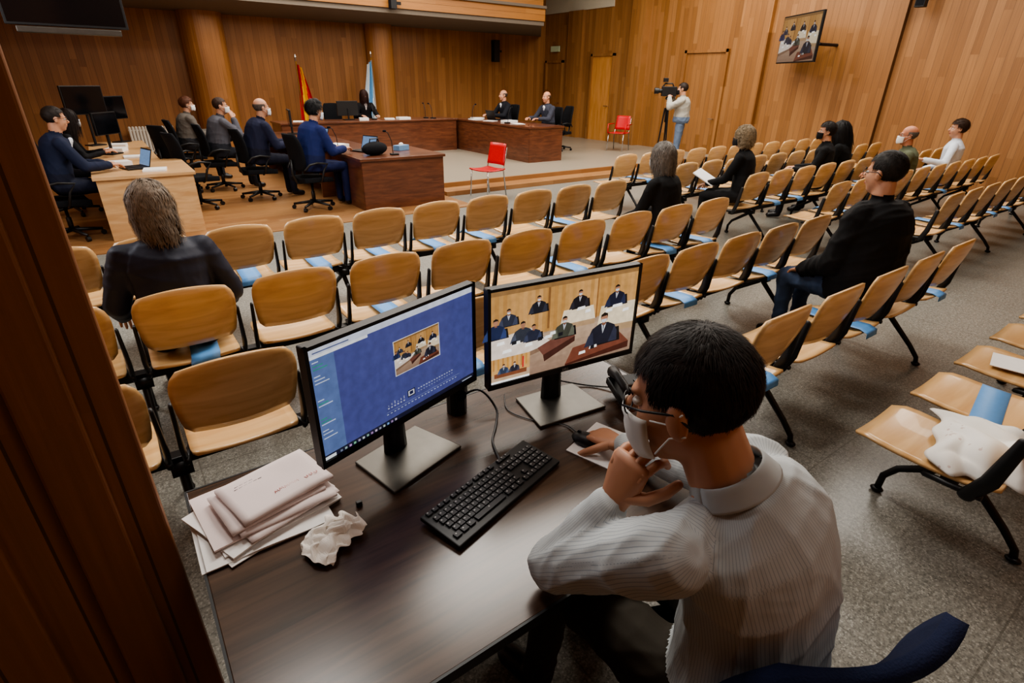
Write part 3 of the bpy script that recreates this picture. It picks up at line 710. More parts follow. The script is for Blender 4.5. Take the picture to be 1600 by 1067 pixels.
    he((0,.076,.022),(.046,.017,.011),2)
    he((0,.088,-.060),(.024,.011,.009),6)
    cone(hc+Rh@(V((0,.086,.012))*k),hc+Rh@(V((0,.108,-.024))*k),.009*k,.014*k,2)
    for sx in(-1,1): he((sx*.080,-.006,-.008),(.009,.019,.033),2)
    if shirt:
        for tt,w_ in ((.93,.035),(.84,.03),(.74,.022)):
            c=(1-tt)**2*pel+2*tt*(1-tt)*mid+tt*tt*nk; tg=(2*(1-tt)*(mid-pel)+2*tt*(nk-mid)).normalized(); x=(xa-tg*xa.dot(tg)).normalized(); y=tg.cross(x)
            if y.dot(J['fw'])<0: y=-y
            ell(c+y*(.100*k+jacket),(w_*k,.025*k,.05*k),Matrix((x,y,tg)).transposed(),4)
            if tie: ell(c+y*(.110*k+jacket),(.014*k,.02*k,.05*k),Matrix((x,y,tg)).transposed(),5)
    me=mb.mesh('tmp',[MT[0]]); o=bpy.data.objects.new('tmp',me); COL.objects.link(o)
    rm_=o.modifiers.new('r','REMESH'); rm_.mode='VOXEL'; rm_.voxel_size=voxel; rm_.use_smooth_shade=True
    sm=o.modifiers.new('s','SMOOTH'); sm.factor=.5; sm.iterations=4 if voxel>.008 else 6
    dg=bpy.context.evaluated_depsgraph_get(); m2=bpy.data.meshes.new_from_object(o.evaluated_get(dg)); bpy.data.objects.remove(o)
    nv=len(m2.vertices); co=np.zeros(nv*3); m2.vertices.foreach_get('co',co); co=co.reshape(-1,3)
    npoly=len(m2.polygons); ct=np.zeros(npoly*3); m2.polygons.foreach_get('center',ct); ct=ct.reshape(-1,3)
    D=[];tags=[]
    for pi_,pr in enumerate(PR):
        if pr[0]=='c': D.append(rc_dist(ct,*pr[1:5])); tags.append(pr[5])
        elif pr[0]=='e': D.append(np.linalg.norm(((ct-np.array(pr[1]))@pr[3])/np.array(pr[2]),axis=1)); tags.append(pr[4])
        else:
            a=np.array(pr[1]);b=np.array(pr[2]);d=b-a;tt=((ct-a)@d)/(d@d); tc=np.clip(tt,0,1); q_=ct-(a+tc[:,None]*d)
            rx=pr[4][0]+(pr[5][0]-pr[4][0])*tc; ry=pr[4][1]+(pr[5][1]-pr[4][1])*tc
            xx=q_@pr[3][0]; yy=q_@pr[3][1]; al=(q_@d)/np.linalg.norm(d)
            D.append(np.sqrt((xx/rx)**2+(yy/ry)**2+(al/.05)**2)); tags.append(pr[6])
    D=np.array(D); best=D.argmin(0); tg=np.array(tags)[best]
    m2.materials.clear()
    for x in MT: m2.materials.append(x)
    m2.polygons.foreach_set('material_index',tg.astype(np.int32)); m2.polygons.foreach_set('use_smooth',[True]*npoly)
    nl=len(m2.loops); vi=np.zeros(nl,dtype=np.int32); m2.loops.foreach_get('vertex_index',vi)
    lt=np.zeros(npoly,dtype=np.int32); m2.polygons.foreach_get('loop_total',lt); pidx=np.repeat(np.arange(npoly),lt)
    if stripe:
        at=m2.attributes.new('stripe','FLOAT','CORNER'); lb=best[pidx]; P=co[vi]; val=np.zeros(nl)
        for i,pr in enumerate(PR):
            msk=lb==i
            if not msk.any(): continue
            if pr[0]=='t':
                a=np.array(pr[1]);b=np.array(pr[2]);d=b-a; tt=((P[msk]-a)@d)/(d@d); q_=P[msk]-(a+tt[:,None]*d)
                val[msk]=np.arctan2(q_@pr[3][0]*.8,-(q_@pr[3][1]))*.16
            elif pr[0]=='c' and pr[5]==0:
                a=V(pr[1]);b=V(pr[2]); x,y,_=basis(b-a,V((0.3,0,1))); q_=P[msk]-np.array(a); val[msk]=np.arctan2(q_@np.array(y),q_@np.array(x))*.055
                if pr[4]>pr[3]: val[msk]=P[msk]@np.array(xa)
        at.data.foreach_set('value',val.astype(np.float32))
    isc=(tg<=1); vc=np.ones(nv,bool); np.logical_and.at(vc,vi,isc[pidx])
    nm=np.zeros(nv*3); m2.vertices.foreach_get('normal',nm); nm=nm.reshape(-1,3)
    rn=np.random.default_rng(seed); dsp=np.zeros(nv)
    for i in range(4):
        k1=rn.normal(size=3); k1/=np.linalg.norm(k1); k2=rn.normal(size=3); k2/=np.linalg.norm(k2); f1=rn.uniform(14,28)
        dsp+=(1-np.abs(np.sin(co@k1*f1+1.6*np.sin(co@k2*f1*.6+rn.uniform(0,6)))))**2-.35
    co2=co+nm*(dsp*wrk*.5*vc)[:,None]; m2.vertices.foreach_set('co',co2.reshape(-1)); m2.update()
    hb=MB()
    for ha,w_,e_ in (('L',J['wL'],J['eL']),('R',J['wR'],J['eR'])):
        prm=handL if ha=='L' else handR
        d=V(w_)-V(e_)
        if prm: hd,hn,cu=prm[0],prm[1],prm[2]
        else: hd=d.normalized(); hn=V((0,0,-1)); cu=.35
        hd=V(hd).normalized()
        s=V(hd).cross(V(hn))
        inward=xa*(1 if ha=='L' else -1); side=1 if s.dot(inward)>0 else -1
        if prm and len(prm)>3: side=prm[3]
        hand(hb,w_,hd,hn,side,2,k,cu,sides)
    bm=bmesh.new(); bm.from_mesh(m2)
    vsn=[bm.verts.new(v) for v in hb.v]
    for f in hb.f:
        try:
            nf=bm.faces.new([vsn[i] for i in f]); nf.material_index=2; nf.smooth=True
        except Exception: pass
    bm.to_mesh(m2); bm.free()
    m2.name='body'; ob=bpy.data.objects.new('body',m2); COL.objects.link(ob); ob.parent=t
    for sx in(-1,1):
        em=MB()
        em.ell(hc+Rh@(V((sx*.031,.074,.004))*k),(.0125*k,.0125*k,.009*k),0,Rh,10,8); em.ell(hc+Rh@(V((sx*.031,.0835,.004))*k),(.0055*k,.004*k,.0055*k),1,Rh,8,6)
        em.obj('eye',[MAT['eyew'],MAT['eyed']],t,smooth=True)
        MB().tube([hc+Rh@(V((sx*.014,.091,.022))*k),hc+Rh@(V((sx*.03,.094,.028))*k),hc+Rh@(V((sx*.048,.082,.022))*k)],.003*k,5).obj('eyebrow',cm_(hair or (90,80,70),'hair'),t,smooth=True)
    if hair: hair_mesh(style,Rh,hc,k,hair,t,hdens,seed,ribw,hl)
    if mask:
        mm=MB()
        def mf(u,v):
            a=math.radians(-78+156*u); b=v
            z_=-.098+.092*b-.010*math.cos(a)*(1 if b<.5 else 0)+ (.02*abs(math.sin(a))*( .5-b))
            r_=.066+.004*math.sin(b*3.14); yy=.036+ (.072+.012*math.sin(b*3.14))*math.cos(a)
            if b>.8: yy+=.008*max(0,math.cos(a*2))
            return hc+Rh@(V((math.sin(a)*r_*(.86+.14*b),yy,z_))*k)
        mm.grid(mf,15,9,.0025)
        for sx in(-1,1):
            for zz in(-.015,-.075):
                mm.tube([hc+Rh@(V((sx*.064,.045,zz))*k),hc+Rh@(V((sx*.078,.01,zz*.4-.005))*k),hc+Rh@(V((sx*.086,-.02,.012 if zz>-.03 else -.025))*k)],.0016*k,5)
        mm.obj('face_mask',cm_(mask,'cloth'),t,smooth=True)
    if glasses:
        gm=MB()
        for sx in(-1,1):
            pts=[hc+Rh@(V((sx*(.032+.025*math.cos(a)),.098-.008*abs(math.cos(a))*(1 if math.cos(a)>0 else 0),.0+.018*math.sin(a)))*k) for a in [2*math.pi*i/14 for i in range(15)]]
            gm.tube(pts,.0016*k,5); gm.tube([hc+Rh@(V((sx*.058,.092,.006))*k),hc+Rh@(V((sx*.077,.05,.008))*k),hc+Rh@(V((sx*.085,-.005,.01))*k),hc+Rh@(V((sx*.083,-.03,-.012))*k)],.0022*k,6)
        gm.tube([hc+Rh@(V((-.008,.1,.004))*k),hc+Rh@(V((.008,.1,.004))*k)],.0016*k,5)
        gm.obj('glasses',MAT['blackp'],t,smooth=True)
    if collar:
        cl=MB(); ax=(hc+Rh@(V((0,-.02,-.06))*k)-nk).normalized(); x,y,_=basis(ax,V((0,1,0)))
        path=[(.064,.008),(.0612,.018),(.0605,.027),(.0615,.031),(.0645,.027),(.069,.015),(.074,.002),(.077,-.006)]
        def cf(u,v):
            a=2*math.pi*u; kk_=v*(len(path)-1); i=min(int(kk_),len(path)-2); f_=kk_-i
            r_=path[i][0]*(1-f_)+path[i+1][0]*f_; h_=path[i][1]*(1-f_)+path[i+1][1]*f_
            return nk+ax*h_*k+(x*math.cos(a)+y*math.sin(a))*r_*k
        cl.grid(cf,33,15,.002); cl.obj('collar',collar,t,smooth=True)
    return t
def seated(seat=.46,lean=.05,k=1.0,wL=(-.14,.36,.72),wR=(.14,.36,.72),hy=0,hp=0,knee=.0,coat=False,fat=1.0,foot=.0,sw=.175,loose=False):
    P=V((0,0,seat+.10)); T=.52*k; d=V((0,math.sin(lean),math.cos(lean)))
    nk=P+d*T; mid=P+V((0,math.sin(lean*.4)*T*.5-.01,T*.52))
    sL=P+d*T*.855+V((-sw*k,0,0)); sR=P+d*T*.855+V((sw*k,0,0))
    eL,wl=ik(sL,wL,.29*k,.26*k,(-.45,-.5,-.7)); eR,wr=ik(sR,wR,.29*k,.26*k,(.45,-.5,-.7))
    J=dict(pelvis=P,mid=mid,neck=nk,sL=sL,sR=sR,eL=eL,wL=wl,eR=eR,wR=wr,fw=V((0,1,0)),coat=coat,fat=fat,loose=loose)
    R=rot3(hy,hp); J['head']=nk+V((0,.025+.08*math.sin(lean),.155*k))
    for s_,sx in(('L',-1),('R',1)):
        J['h'+s_]=P+V((sx*.095*k,.0,-.01)); J['k'+s_]=V((sx*(.11+knee),.43*k,seat+.055)); J['a'+s_]=V((sx*(.11+knee),.43*k+foot,.09)); J['t'+s_]=V((sx*(.12+knee),.43*k+.13+foot,.04))
    return J,R
def sit(label,loc,yawdeg,**a):
    keys=('seat','lean','k','wL','wR','hy','hp','knee','coat','fat','foot','sw','loose')
    J,R=seated(**{q_:a[q_] for q_ in keys if q_ in a})
    b={q_:v for q_,v in a.items() if q_ not in keys or q_=='k'}
    return person(label,loc,math.radians(yawdeg),J,b.pop('top'),b.pop('bot',(28,28,34)),headR=R,**b)
def office_chair(loc,yaw,lab,mat,arms=True,bh=1.02,s=.48,bw=.44):
    t=thing('office_chair',lab,'office chair',loc,math.radians(yaw),'office chairs')
    MB().grid(lambda u,v:((u-.5)*.48*(1-.1*(v-.5)**2*4),(v-.5)*.46+.02,s-.05+.02*(2*u-1)**2-.02*v*v),9,9,.07).obj('seat',mat,t,smooth=True,bevel=.01)
    MB().grid(lambda u,v:((u-.5)*bw*(1-.25*(2*v-1)**4),-.22-.08*v+.05*(2*u-1)**2+.03*math.sin(v*3.1),s+.10+(bh-s-.10)*v),13,13,.035).obj('backrest',mat,t,smooth=True)
    MB().tube([(0,-.05,s-.09),(0,-.22,s-.08),(0,-.27,s+.05),(0,-.27,s+.25)],.02,8).obj('back_support',MAT['blackp'],t,smooth=True)
    MB().tube([(0,0,.10),(0,0,.25),(0,0,.26),(0,0,s-.07)],[.028,.028,.018,.018],10).obj('gas_lift',MAT['blackp'],t,smooth=True)
    b=MB()
    for i in range(5):
        a=2*math.pi*i/5+.3; b.tube([(0,0,.11),(.3*math.cos(a),.3*math.sin(a),.075)],[.026,.016],8); 
    b.obj('star_base',MAT['blackp'],t,smooth=True)
    for i in range(5):
        a=2*math.pi*i/5+.3; x,y=.3*math.cos(a),.3*math.sin(a)
        MB().tube([(x-.02*math.sin(a),y+.02*math.cos(a),.03),(x+.02*math.sin(a),y-.02*math.cos(a),.03)],.03,12).obj('caster',MAT['blackp'],t)
    if arms:
        for sx in(-1,1):
            MB().tube([(sx*.2,.02,s-.08),(sx*.29,.02,s-.04),(sx*.30,.06,s+.10),(sx*.30,.13,s+.19),(sx*.28,-.02,s+.21),(sx*.28,-.14,s+.19),(sx*.24,-.20,s+.12)],.016,8,round_=True).obj('armrest',MAT['blackp'],t,smooth=True)
    return t
# ---- spectators
sit('seated person with shaggy grey-blond hair and dark navy jacket',(.12,3.24,0),0,top=(22,24,34),topmat=MAT['leather'],hair=(124,108,92),style='shaggy',jacket=.028,hdens=3.8,seed=3,hy=.15,hp=-.2,lean=.12,wL=(-.26,.34,.58),wR=(.28,.3,.58),k=1.0,seat=.44,ribw=.0034,coat=True,hl=.95,wrk=.010)
sit('seated woman with long grey hair in black clothing',(4.12,3.24,0),8,top=(14,14,16),hair=(116,110,104),style='bob',jacket=.014,hdens=2.5,seed=4,lean=.18,wL=(-.12,.4,.62),wR=(.12,.4,.62),k=.98,sw=.165,mask=(225,225,225),coat=True,ribw=.0028,hl=1.1)
sit('seated man in loose black jacket, blue jeans and glasses',(4.03,1.45,0),-8,top=(18,18,20),bot=(66,82,110),hair=(38,33,30),style='short',jacket=.045,hdens=3.5,seed=5,lean=.06,hy=.05,hp=-.05,wL=(-.16,.34,.62),wR=(.16,.36,.62),k=1.12,glasses=True,foot=-.02,fat=1.15,loose=True,coat=True,wrk=.014,ribw=.0018,hl=.8)
sit('seated woman with curly blond hair in black',(6.42,3.95,0),20,top=(16,16,18),bot=(18,18,20),hair=(154,136,110),style='curly',jacket=.012,hdens=2.4,seed=6,lean=.12,hy=.15,wL=(-.1,.42,.66),wR=(.14,.4,.66),mask=(30,30,34),ribw=.004,coat=True,sw=.165,hl=.8)
top(MB().box((6.22,4.36,.73),(.24,.3,.012),R=Matrix.Rotation(.5,3,'X')@Matrix.Rotation(.3,3,'Z')).obj('paper_sheets',MAT['paper']),'white papers held by the curly-haired woman','paper')
sit('seated woman with dark tied hair and black face mask',(8.3,3.93,0),25,top=(20,20,22),hair=(34,26,22),style='curlyshort',seed=7,lean=.05,hy=.3,mask=(22,22,24),jacket=.01,sw=.16)
sit('seated woman with long black hair in black top',(8.9,3.93,0),15,top=(14,14,16),hair=(18,15,15),style='long',seed=8,lean=.2,hp=-.2,jacket=.01,hdens=1.8,ribw=.005,sw=.16)
sit('seated bald man in olive jacket with white mask',(8.75,3.05,0),30,top=(92,98,78),bot=(70,70,64),hair=(120,112,104),style='fringe',seed=9,lean=.1,hy=.1,mask=(235,235,235),glasses=True,jacket=.02,skin=(188,126,96))
sit('seated young man in white shirt stretching one arm',(10.3,3.05,0),15,top=(206,212,222),bot=(40,44,60),hair=(60,40,28),style='curlyshort',seed=10,lean=0,hy=.35,wL=(-.45,.3,.85),wR=(.2,.3,.66),jacket=.006,k=1.05)
# ---- court
office=lambda x,y,z,yw,l='black fabric office chair with armrests behind the desk':office_chair((x,y,z),yw,l,MAT['fabric'],True,1.08)
Z0=.012
LW=dict(jacket=.028,seat=.53,fat=1.12,loose=True)
for (x,y,yw,kw) in [
 (2.44,8.5,-78,dict(label='seated man in blue suit with curly black hair',top=(28,40,92),bot=(26,34,74),hair=(20,18,20),style='curlyshort',seed=11,lean=.22,hp=-.15,k=1.12,wL=(-.12,.5,.84),wR=(.14,.5,.84),mask=(215,225,235),hdens=2,hl=1.7)),
 (1.95,9.7,-82,dict(label='seated bald man in dark navy suit leaning on the desk',top=(30,34,58),bot=(26,28,44),hair=(100,90,84),style='fringe',seed=12,lean=.28,k=1.12,wL=(-.12,.52,.84),wR=(.16,.52,.84),mask=(220,225,230))),
 (1.6,10.85,-85,dict(label='seated man in grey jacket with raised hand',top=(84,84,92),bot=(40,42,50),hair=(70,52,44),style='short',seed=13,lean=.22,hy=-.3,wL=(-.1,.45,.88),wR=(.1,.3,1.15),mask=(225,225,225),k=1.08)),
 (1.3,12.1,-85,dict(label='seated woman with reddish brown hair in grey cardigan',top=(96,90,84),bot=(40,40,44),hair=(96,58,40),style='curlyshort',seed=14,lean=.15,hy=-.2,wL=(-.1,.45,.85),wR=(.1,.45,.85),mask=(225,225,225),k=1.04))]:
    lb=kw.pop('label'); sit(lb,(x,y,Z0),yw,**LW,**kw); office(x-.03,y,Z0,yw)
sit('seated man with glasses in dark blue suit at the pale table',(-.52,8.35,Z0),-80,top=(30,38,62),bot=(28,32,50),hair=(44,36,32),style='short',seed=15,lean=.2,hp=-.1,seat=.52,k=1.08,glasses=True,shirt=(225,228,235),tie=(60,60,80),jacket=.022,wL=(-.1,.5,.82),wR=(.12,.52,.82)); office(-.55,8.33,Z0,-80)
sit('seated clerk with dark hair in black robe',(-.5,9.9,Z0),-90,top=(20,20,24),hair=(40,30,28),style='long',seed=16,lean=.3,seat=.5,mask=(220,225,230),wL=(-.1,.5,.82),wR=(.12,.5,.82)); office(-.55,9.9,Z0,-90)
sit('seated judge with long dark hair in black robe',(5.65,14.35,.15),175,top=(20,18,22),hair=(60,34,30),style='long',seed=17,lean=.1,seat=.5,shirt=(225,215,215),jacket=.02,wL=(-.2,.45,.82),wR=(.2,.45,.82)); office(5.65,14.4,.15,175,'black high-backed office chair behind the bench')
sit('seated bald man in dark suit with white shirt',(8.95,12.75,.15),90,top=(26,28,36),hair=(90,80,74),style='fringe',seed=18,lean=.12,seat=.5,shirt=(232,232,236),tie=(40,44,60),jacket=.02,hy=-.2,wL=(-.16,.5,.84),wR=(.16,.5,.84),skin=(206,150,122),k=1.05); office(9.0,12.75,.15,90)
sit('seated man in grey suit with tie',(9.15,11.2,.15),95,top=(58,60,72),hair=(110,90,74),style='fringe',seed=19,lean=.12,seat=.5,shirt=(232,232,236),tie=(60,60,90),jacket=.02,hy=-.1,wL=(-.16,.5,.84),wR=(.16,.5,.84),skin=(200,142,112),k=1.05); office(9.2,11.2,.15,95)
office(.95,10.9,Z0,-60,'empty black office chair standing in the court area'); office(4.9,14.5,.15,170,'empty black office chair behind the bench'); office(9.9,11.6,.15,80,'empty black office chair behind the desk')
office(1.0,9.4,Z0,-75,'black office chair pushed back in the court area')
# ---- cameraman
J=dict(pelvis=V((0,0,1.0)),mid=V((0,-.01,1.25)),neck=V((0,.02,1.53)),sL=V((-.19,.01,1.46)),sR=V((.19,.01,1.46)),fw=V((0,1,0)),head=V((0,.05,1.69)),fat=1.12)
J['eL'],J['wL']=ik(J['sL'],(-.10,.30,1.52),.30,.27,(-.7,.2,-.8)); J['eR'],J['wR']=ik(J['sR'],(.13,.24,1.52),.30,.27,(.8,0,-.8))
for s_,sx in(('L',-1),('R',1)):
    J['h'+s_]=V((sx*.095,0,.96)); J['k'+s_]=V((sx*.12,.02,.51)); J['a'+s_]=V((sx*.14,-.02,.09)); J['t'+s_]=V((sx*.17,.11,.04))
PX,PY=10.82,8.5
person('standing cameraman in grey jumper and blue jeans filming',(PX,PY,0),math.radians(34),J,(168,164,154),(104,120,144),hair=(46,34,28),style='short',mask=(24,24,28),headR=rot3(0,-.05),jacket=.032,shoe=(60,50,44),seed=20,k=1.08,hdens=1.5,wrk=.01)
cx,cy=PX-.559*.34,PY+.829*.34
vc=thing('video_camera','black professional video camera mounted on a tripod head','video camera',(cx,cy,1.52),math.radians(50))
MB().box((0,0,.12),(.15,.32,.20)).obj('camera_body',MAT['blackp'],vc,bevel=.01)
MB().tube([(0,.16,.13),(0,.22,.13),(0,.23,.13),(0,.32,.13)],[.045,.045,.06,.065],14).obj('lens',MAT['blackp'],vc)
MB().tube([(0,-.1,.2),(0,-.06,.28),(0,.1,.28),(0,.16,.2)],.016,8).obj('carry_handle',MAT['blackp'],vc)
MB().box((-.02,.10,.35),(.10,.10,.08)).obj('top_light',MAT['blackp'],vc,bevel=.005)
MB().tube([(.06,-.02,.16),(.1,-.1,.16),(.1,-.2,.16)],.024,8).obj('viewfinder',MAT['blackp'],vc)
tr=thing('tripod','black telescopic camera tripod standing on the floor','tripod',(cx,cy,0),0)
MB().tube([(0,0,1.0),(0,0,1.46)],.026,10).obj('centre_column',MAT['black'],tr); MB().ell((0,0,1.50),(.06,.06,.04)).obj('tripod_head',MAT['blackp'],tr,smooth=True)
for i in range(3):
    a=2.1*i+.4; MB().tube([(.04*math.cos(a),.04*math.sin(a),1.3),(.10*math.cos(a),.10*math.sin(a),.6),(.15*math.cos(a),.15*math.sin(a),.015)],[.02,.016,.013],8).obj('leg',MAT['black'],tr)
# ---- operator (foreground)
def stripe_mat(plainc=False):
    m,nt,b=newmat('striped_shirt_cotton' if not plainc else 'shirt_collar_cotton')
    if not plainc:
        a=N(nt,'ShaderNodeAttribute'); a.attribute_name='stripe'
        s=math_(nt,'FRACT',math_(nt,'MULTIPLY',a.outputs['Fac'],135.0))
        l1=math_(nt,'LESS_THAN',s,.2)
        c=mix(nt,math_(nt,'MULTIPLY',l1,.5),srgb(186,191,192),srgb(112,124,138))
        L(nt,c,b.inputs['Base Color'])
    else: b.inputs['Base Color'].default_value=srgb(178,183,184)
    b.inputs['Roughness'].default_value=.85
    tc=N(nt,'ShaderNodeTexCoord'); no=N(nt,'ShaderNodeTexNoise'); no.inputs['Scale'].default_value=7; no.inputs['Detail'].default_value=2; no.inputs['Distortion'].default_value=.6
    L(nt,tc.outputs['Object'],no.inputs[0]); bp=N(nt,'ShaderNodeBump'); bp.inputs['Strength'].default_value=.3; bp.inputs['Distance'].default_value=.02; L(nt,no.outputs['Fac'],bp.inputs['Height']); L(nt,bp.outputs[0],b.inputs['Normal'])
    return m
SM=stripe_mat(); SMC=stripe_mat(True)
O=V((.87,.32,0)); W=lambda *a:V(a)-O
J=dict(pelvis=W(.87,.32,.62),mid=W(.885,.285,.93),neck=W(.80,.395,1.155),sL=W(.635,.395,1.07),sR=W(.965,.44,1.085),eL=W(.605,.655,.825),wL=W(.668,.56,1.05),fw=V((0,1,0)),head=W(.757,.487,1.305),fat=.96,loose=True,coat=True,arm=1.14)
J['eR'],J['wR']=ik(J['sR'],W(1.085,.905,.80),.325,.30,(.7,-.2,-.7))
for s_,sx in(('L',-1),('R',1)):
    J['h'+s_]=W(.87+sx*.1,.33,.60); J['k'+s_]=W(.88+sx*.14,.79,.585); J['a'+s_]=W(.88+sx*.15,.83,.10); J['t'+s_]=W(.88+sx*.17,.97,.04)
person('seated man in striped shirt resting chin on hand',tuple(O),0,J,(200,200,200),(58,52,44),skin=(190,138,108),hair=(42,34,30),style='short',mask=(220,220,216),glasses=True,voxel=.0065,k=1.12,headR=rot3(.32,-.28),jacket=.006,
 topmat=SM,stripe=True,collar=SMC,seed=21,sides=10,hdens=11,ribw=.0014,wrk=.009,hl=.95,
 handL=((.26,-.12,.95),(.85,.0,.1),.85,-1),handR=((-.05,1,-.12),(0,0,-1),.28))
office_chair((.945,.355,0),-20,'dark navy fabric office chair under the seated man',MAT['navyfab'],False,.965,.50,.50)
# ------------------------------------------------------------------ court furniture
def deskbox(name,label,a,b,z0,h,mat,cat='desk',open_side=None):
    c=((a[0]+b[0])/2,(a[1]+b[1])/2); t=thing(name,label,cat,(c[0],c[1],z0)); sx,sy=b[0]-a[0],b[1]-a[1]
    MB().box((0,0,h-.02),(sx,sy,.04)).obj('desk_top',mat,t,bevel=.004)
    for cc,ss in (((0,-sy/2+.04,h/2-.02),(sx-.06,.03,h-.04)),((0,sy/2-.04,h/2-.02),(sx-.06,.03,h-.04)),):
        MB().box(cc,ss).obj('end_panel',mat,t)
    if open_side!='+x': MB().box((sx/2-.04,0,h/2-.02),(.03,sy-.08,h-.04)).obj('front_panel',mat,t)
    if open_side!='-x': MB().box((-sx/2+.04,0,h/2-.02),(.03,sy-.08,h-.04)).obj('front_panel',mat,t)
    return t
deskbox('court_desk','reddish cherry wood court desk with laptop and papers on it',(2.95,7.85),(4.35,9.2),Z0,.75,MAT['cherry'])
deskbox('court_desk','long cherry wood lawyers desk covered with papers',(2.75,9.22),(3.75,12.85),Z0,.75,MAT['cherry'],open_side='-x')
deskbox('judge_bench','wide cherry wood bench facing the courtroom',(3.2,13.0),(7.6,13.85),.012,.90,MAT['cherry'],'bench')
deskbox('court_desk','cherry wood prosecutor desk with panelled front',(7.65,10.0),(8.65,13.3),.15,.75,MAT['cherry'],open_side='+x')
deskbox('clerk_table','pale birch table beside the suited clerk',(-.2,7.9),(.85,9.3),Z0,.74,MAT['birch'],open_side='-x')
deskbox('clerk_table','pale birch table carrying computer screens',(-.2,9.35),(.6,12.2),Z0,.74,MAT['birch'],open_side='-x')
def laptop(loc,yaw,lab,sc=(120,150,190)):
    t=thing('laptop',lab,'laptop',loc,math.radians(yaw))
    MB().box((0,0,.009),(.34,.24,.018)).obj('laptop_base',MAT['blackp'],t,bevel=.003)
    R=Matrix.Rotation(math.radians(-18),3,'X'); b=MB(); b.box(V((0,.12,.012))+R@V((0,0,.11)),(.34,.008,.22),R=R); b.obj('lid',MAT['blackp'],t,bevel=.002)
    b=MB(); b.box(V((0,.115,.012))+R@V((0,0,.11)),(.31,.004,.19),R=R); b.obj('screen',E(*sc,.6),t)
    MB().box((0,.02,.019),(.28,.11,.003)).obj('keys',MAT['keys'],t)
laptop((3.35,8.75,.765),-70,'open black laptop on the cherry desk'); laptop((.25,8.5,.755),-75,'open black laptop on the pale table'); laptop((3.2,10.6,.765),-85,'open black laptop on the lawyers desk')
laptop((8.3,12.3,.905),95,'open black laptop on the prosecutor desk',(90,100,120))
def desk_monitor(loc,yaw,lab,w=.5,h=.3,z=.42):
    t=thing('desk_monitor',lab,'monitor',loc,math.radians(yaw))
    MB().box((0,0,z),(w,.04,h)).obj('housing',MAT['blackp'],t,bevel=.005); MB().box((0,-.022,z),(w-.03,.004,h-.03)).obj('screen',MAT['glass'],t)
    MB().tube([(0,.02,.01),(0,.02,z)],.02,8).obj('stand_neck',MAT['blackp'],t); MB().box((0,.02,.008),(.24,.18,.016)).obj('stand_base',MAT['blackp'],t)
desk_monitor((.1,10.2,.755),55,'black computer monitor on the pale table'); desk_monitor((-.08,11.6,.755),35,'large black computer monitor on a tall stand',.65,.42,.68); desk_monitor((.3,12.0,.755),50,'black monitor beside another screen',.5,.36,.55)
desk_monitor((3.2,12.2,.765),-100,'black computer monitor on the lawyers desk',.5,.32,.3); desk_monitor((4.9,13.5,.915),180,'black computer monitor on the bench',.5,.32,.25)
def papers(loc,sz,lab,n=1,rz=0):
    o=MB().box((0,0,sz[2]/2),sz).obj('paper_pile',MAT['paper'],loc=loc,rz=rz); top(o,lab,'papers','papers on the court desks')
rp=random.Random(5)
for (x,y,zz) in [(3.2,9.5,.763),(3.3,9.9,.763),(3.15,11.0,.763),(3.35,11.5,.763),(5.2,13.3,.913),(5.9,13.4,.913),(6.2,13.25,.913),(3.7,13.4,.913),(8.0,10.9,.901),(8.1,11.4,.901),(7.95,12.0,.901),(7.9,12.6,.901),(8.2,13.0,.901),(.1,8.9,.753),(.3,9.7,.753),(.15,10.6,.753),(.2,11.2,.753),(.45,8.2,.753)]:
    papers((x,y,zz),(rp.uniform(.2,.32),rp.uniform(.22,.3),rp.choice([.01,.02,.05])),'stack of white papers on the court desk',rz=rp.uniform(-.5,.5))
t=MB().ell((0,0,.09),(.24,.13,.10),fn=lambda p:V((p.x,p.y,max(p.z,-.09)))); o=t.obj('briefcase',MAT['fabric'],smooth=True,loc=(3.35,8.25,.763),rz=.4); top(o,'soft black bag lying on the cherry desk','bag')
MB().tube([(-.1,0,.17),(-.08,0,.23),(.08,0,.23),(.1,0,.17)],.01,6).obj('bag_handle',MAT['blackp'],o)
tb=MB().box((0,0,.04),(.24,.13,.08)); o=tb.obj('tissue_box',plain('blue_card',srgb(110,150,190),.6),bevel=.004,loc=(3.95,8.6,.763),rz=.4); top(o,'small pale blue tissue box on the cherry desk','box')
MB().ell((0,0,.09),(.05,.02,.03)).obj('tissue',MAT['tissue'],o)
def mic(loc,yaw):
    t=thing('microphone','black gooseneck microphone on the court desk','microphone',loc,yaw,'gooseneck microphones')
    MB().box((0,0,.012),(.09,.12,.024)).obj('mic_base',MAT['blackp'],t,bevel=.004); MB().tube([(0,.02,.02),(0,.03,.2),(0,.08,.32),(0,.12,.34)],.006,6).obj('gooseneck',MAT['blackp'],t); MB().ell((0,.13,.345),(.016,.03,.016)).obj('mic_head',MAT['fabric'],t)
for l,y in [((3.1,9.1,.763),1.5),((3.6,8.1,.763),1.5),((5.5,13.4,.913),0),((6.9,13.4,.913),0),((7.9,11.2,.901),-1.5),((7.9,12.8,.901),-1.5),((7.0,13.2,.913),.5)]: mic(l,y)
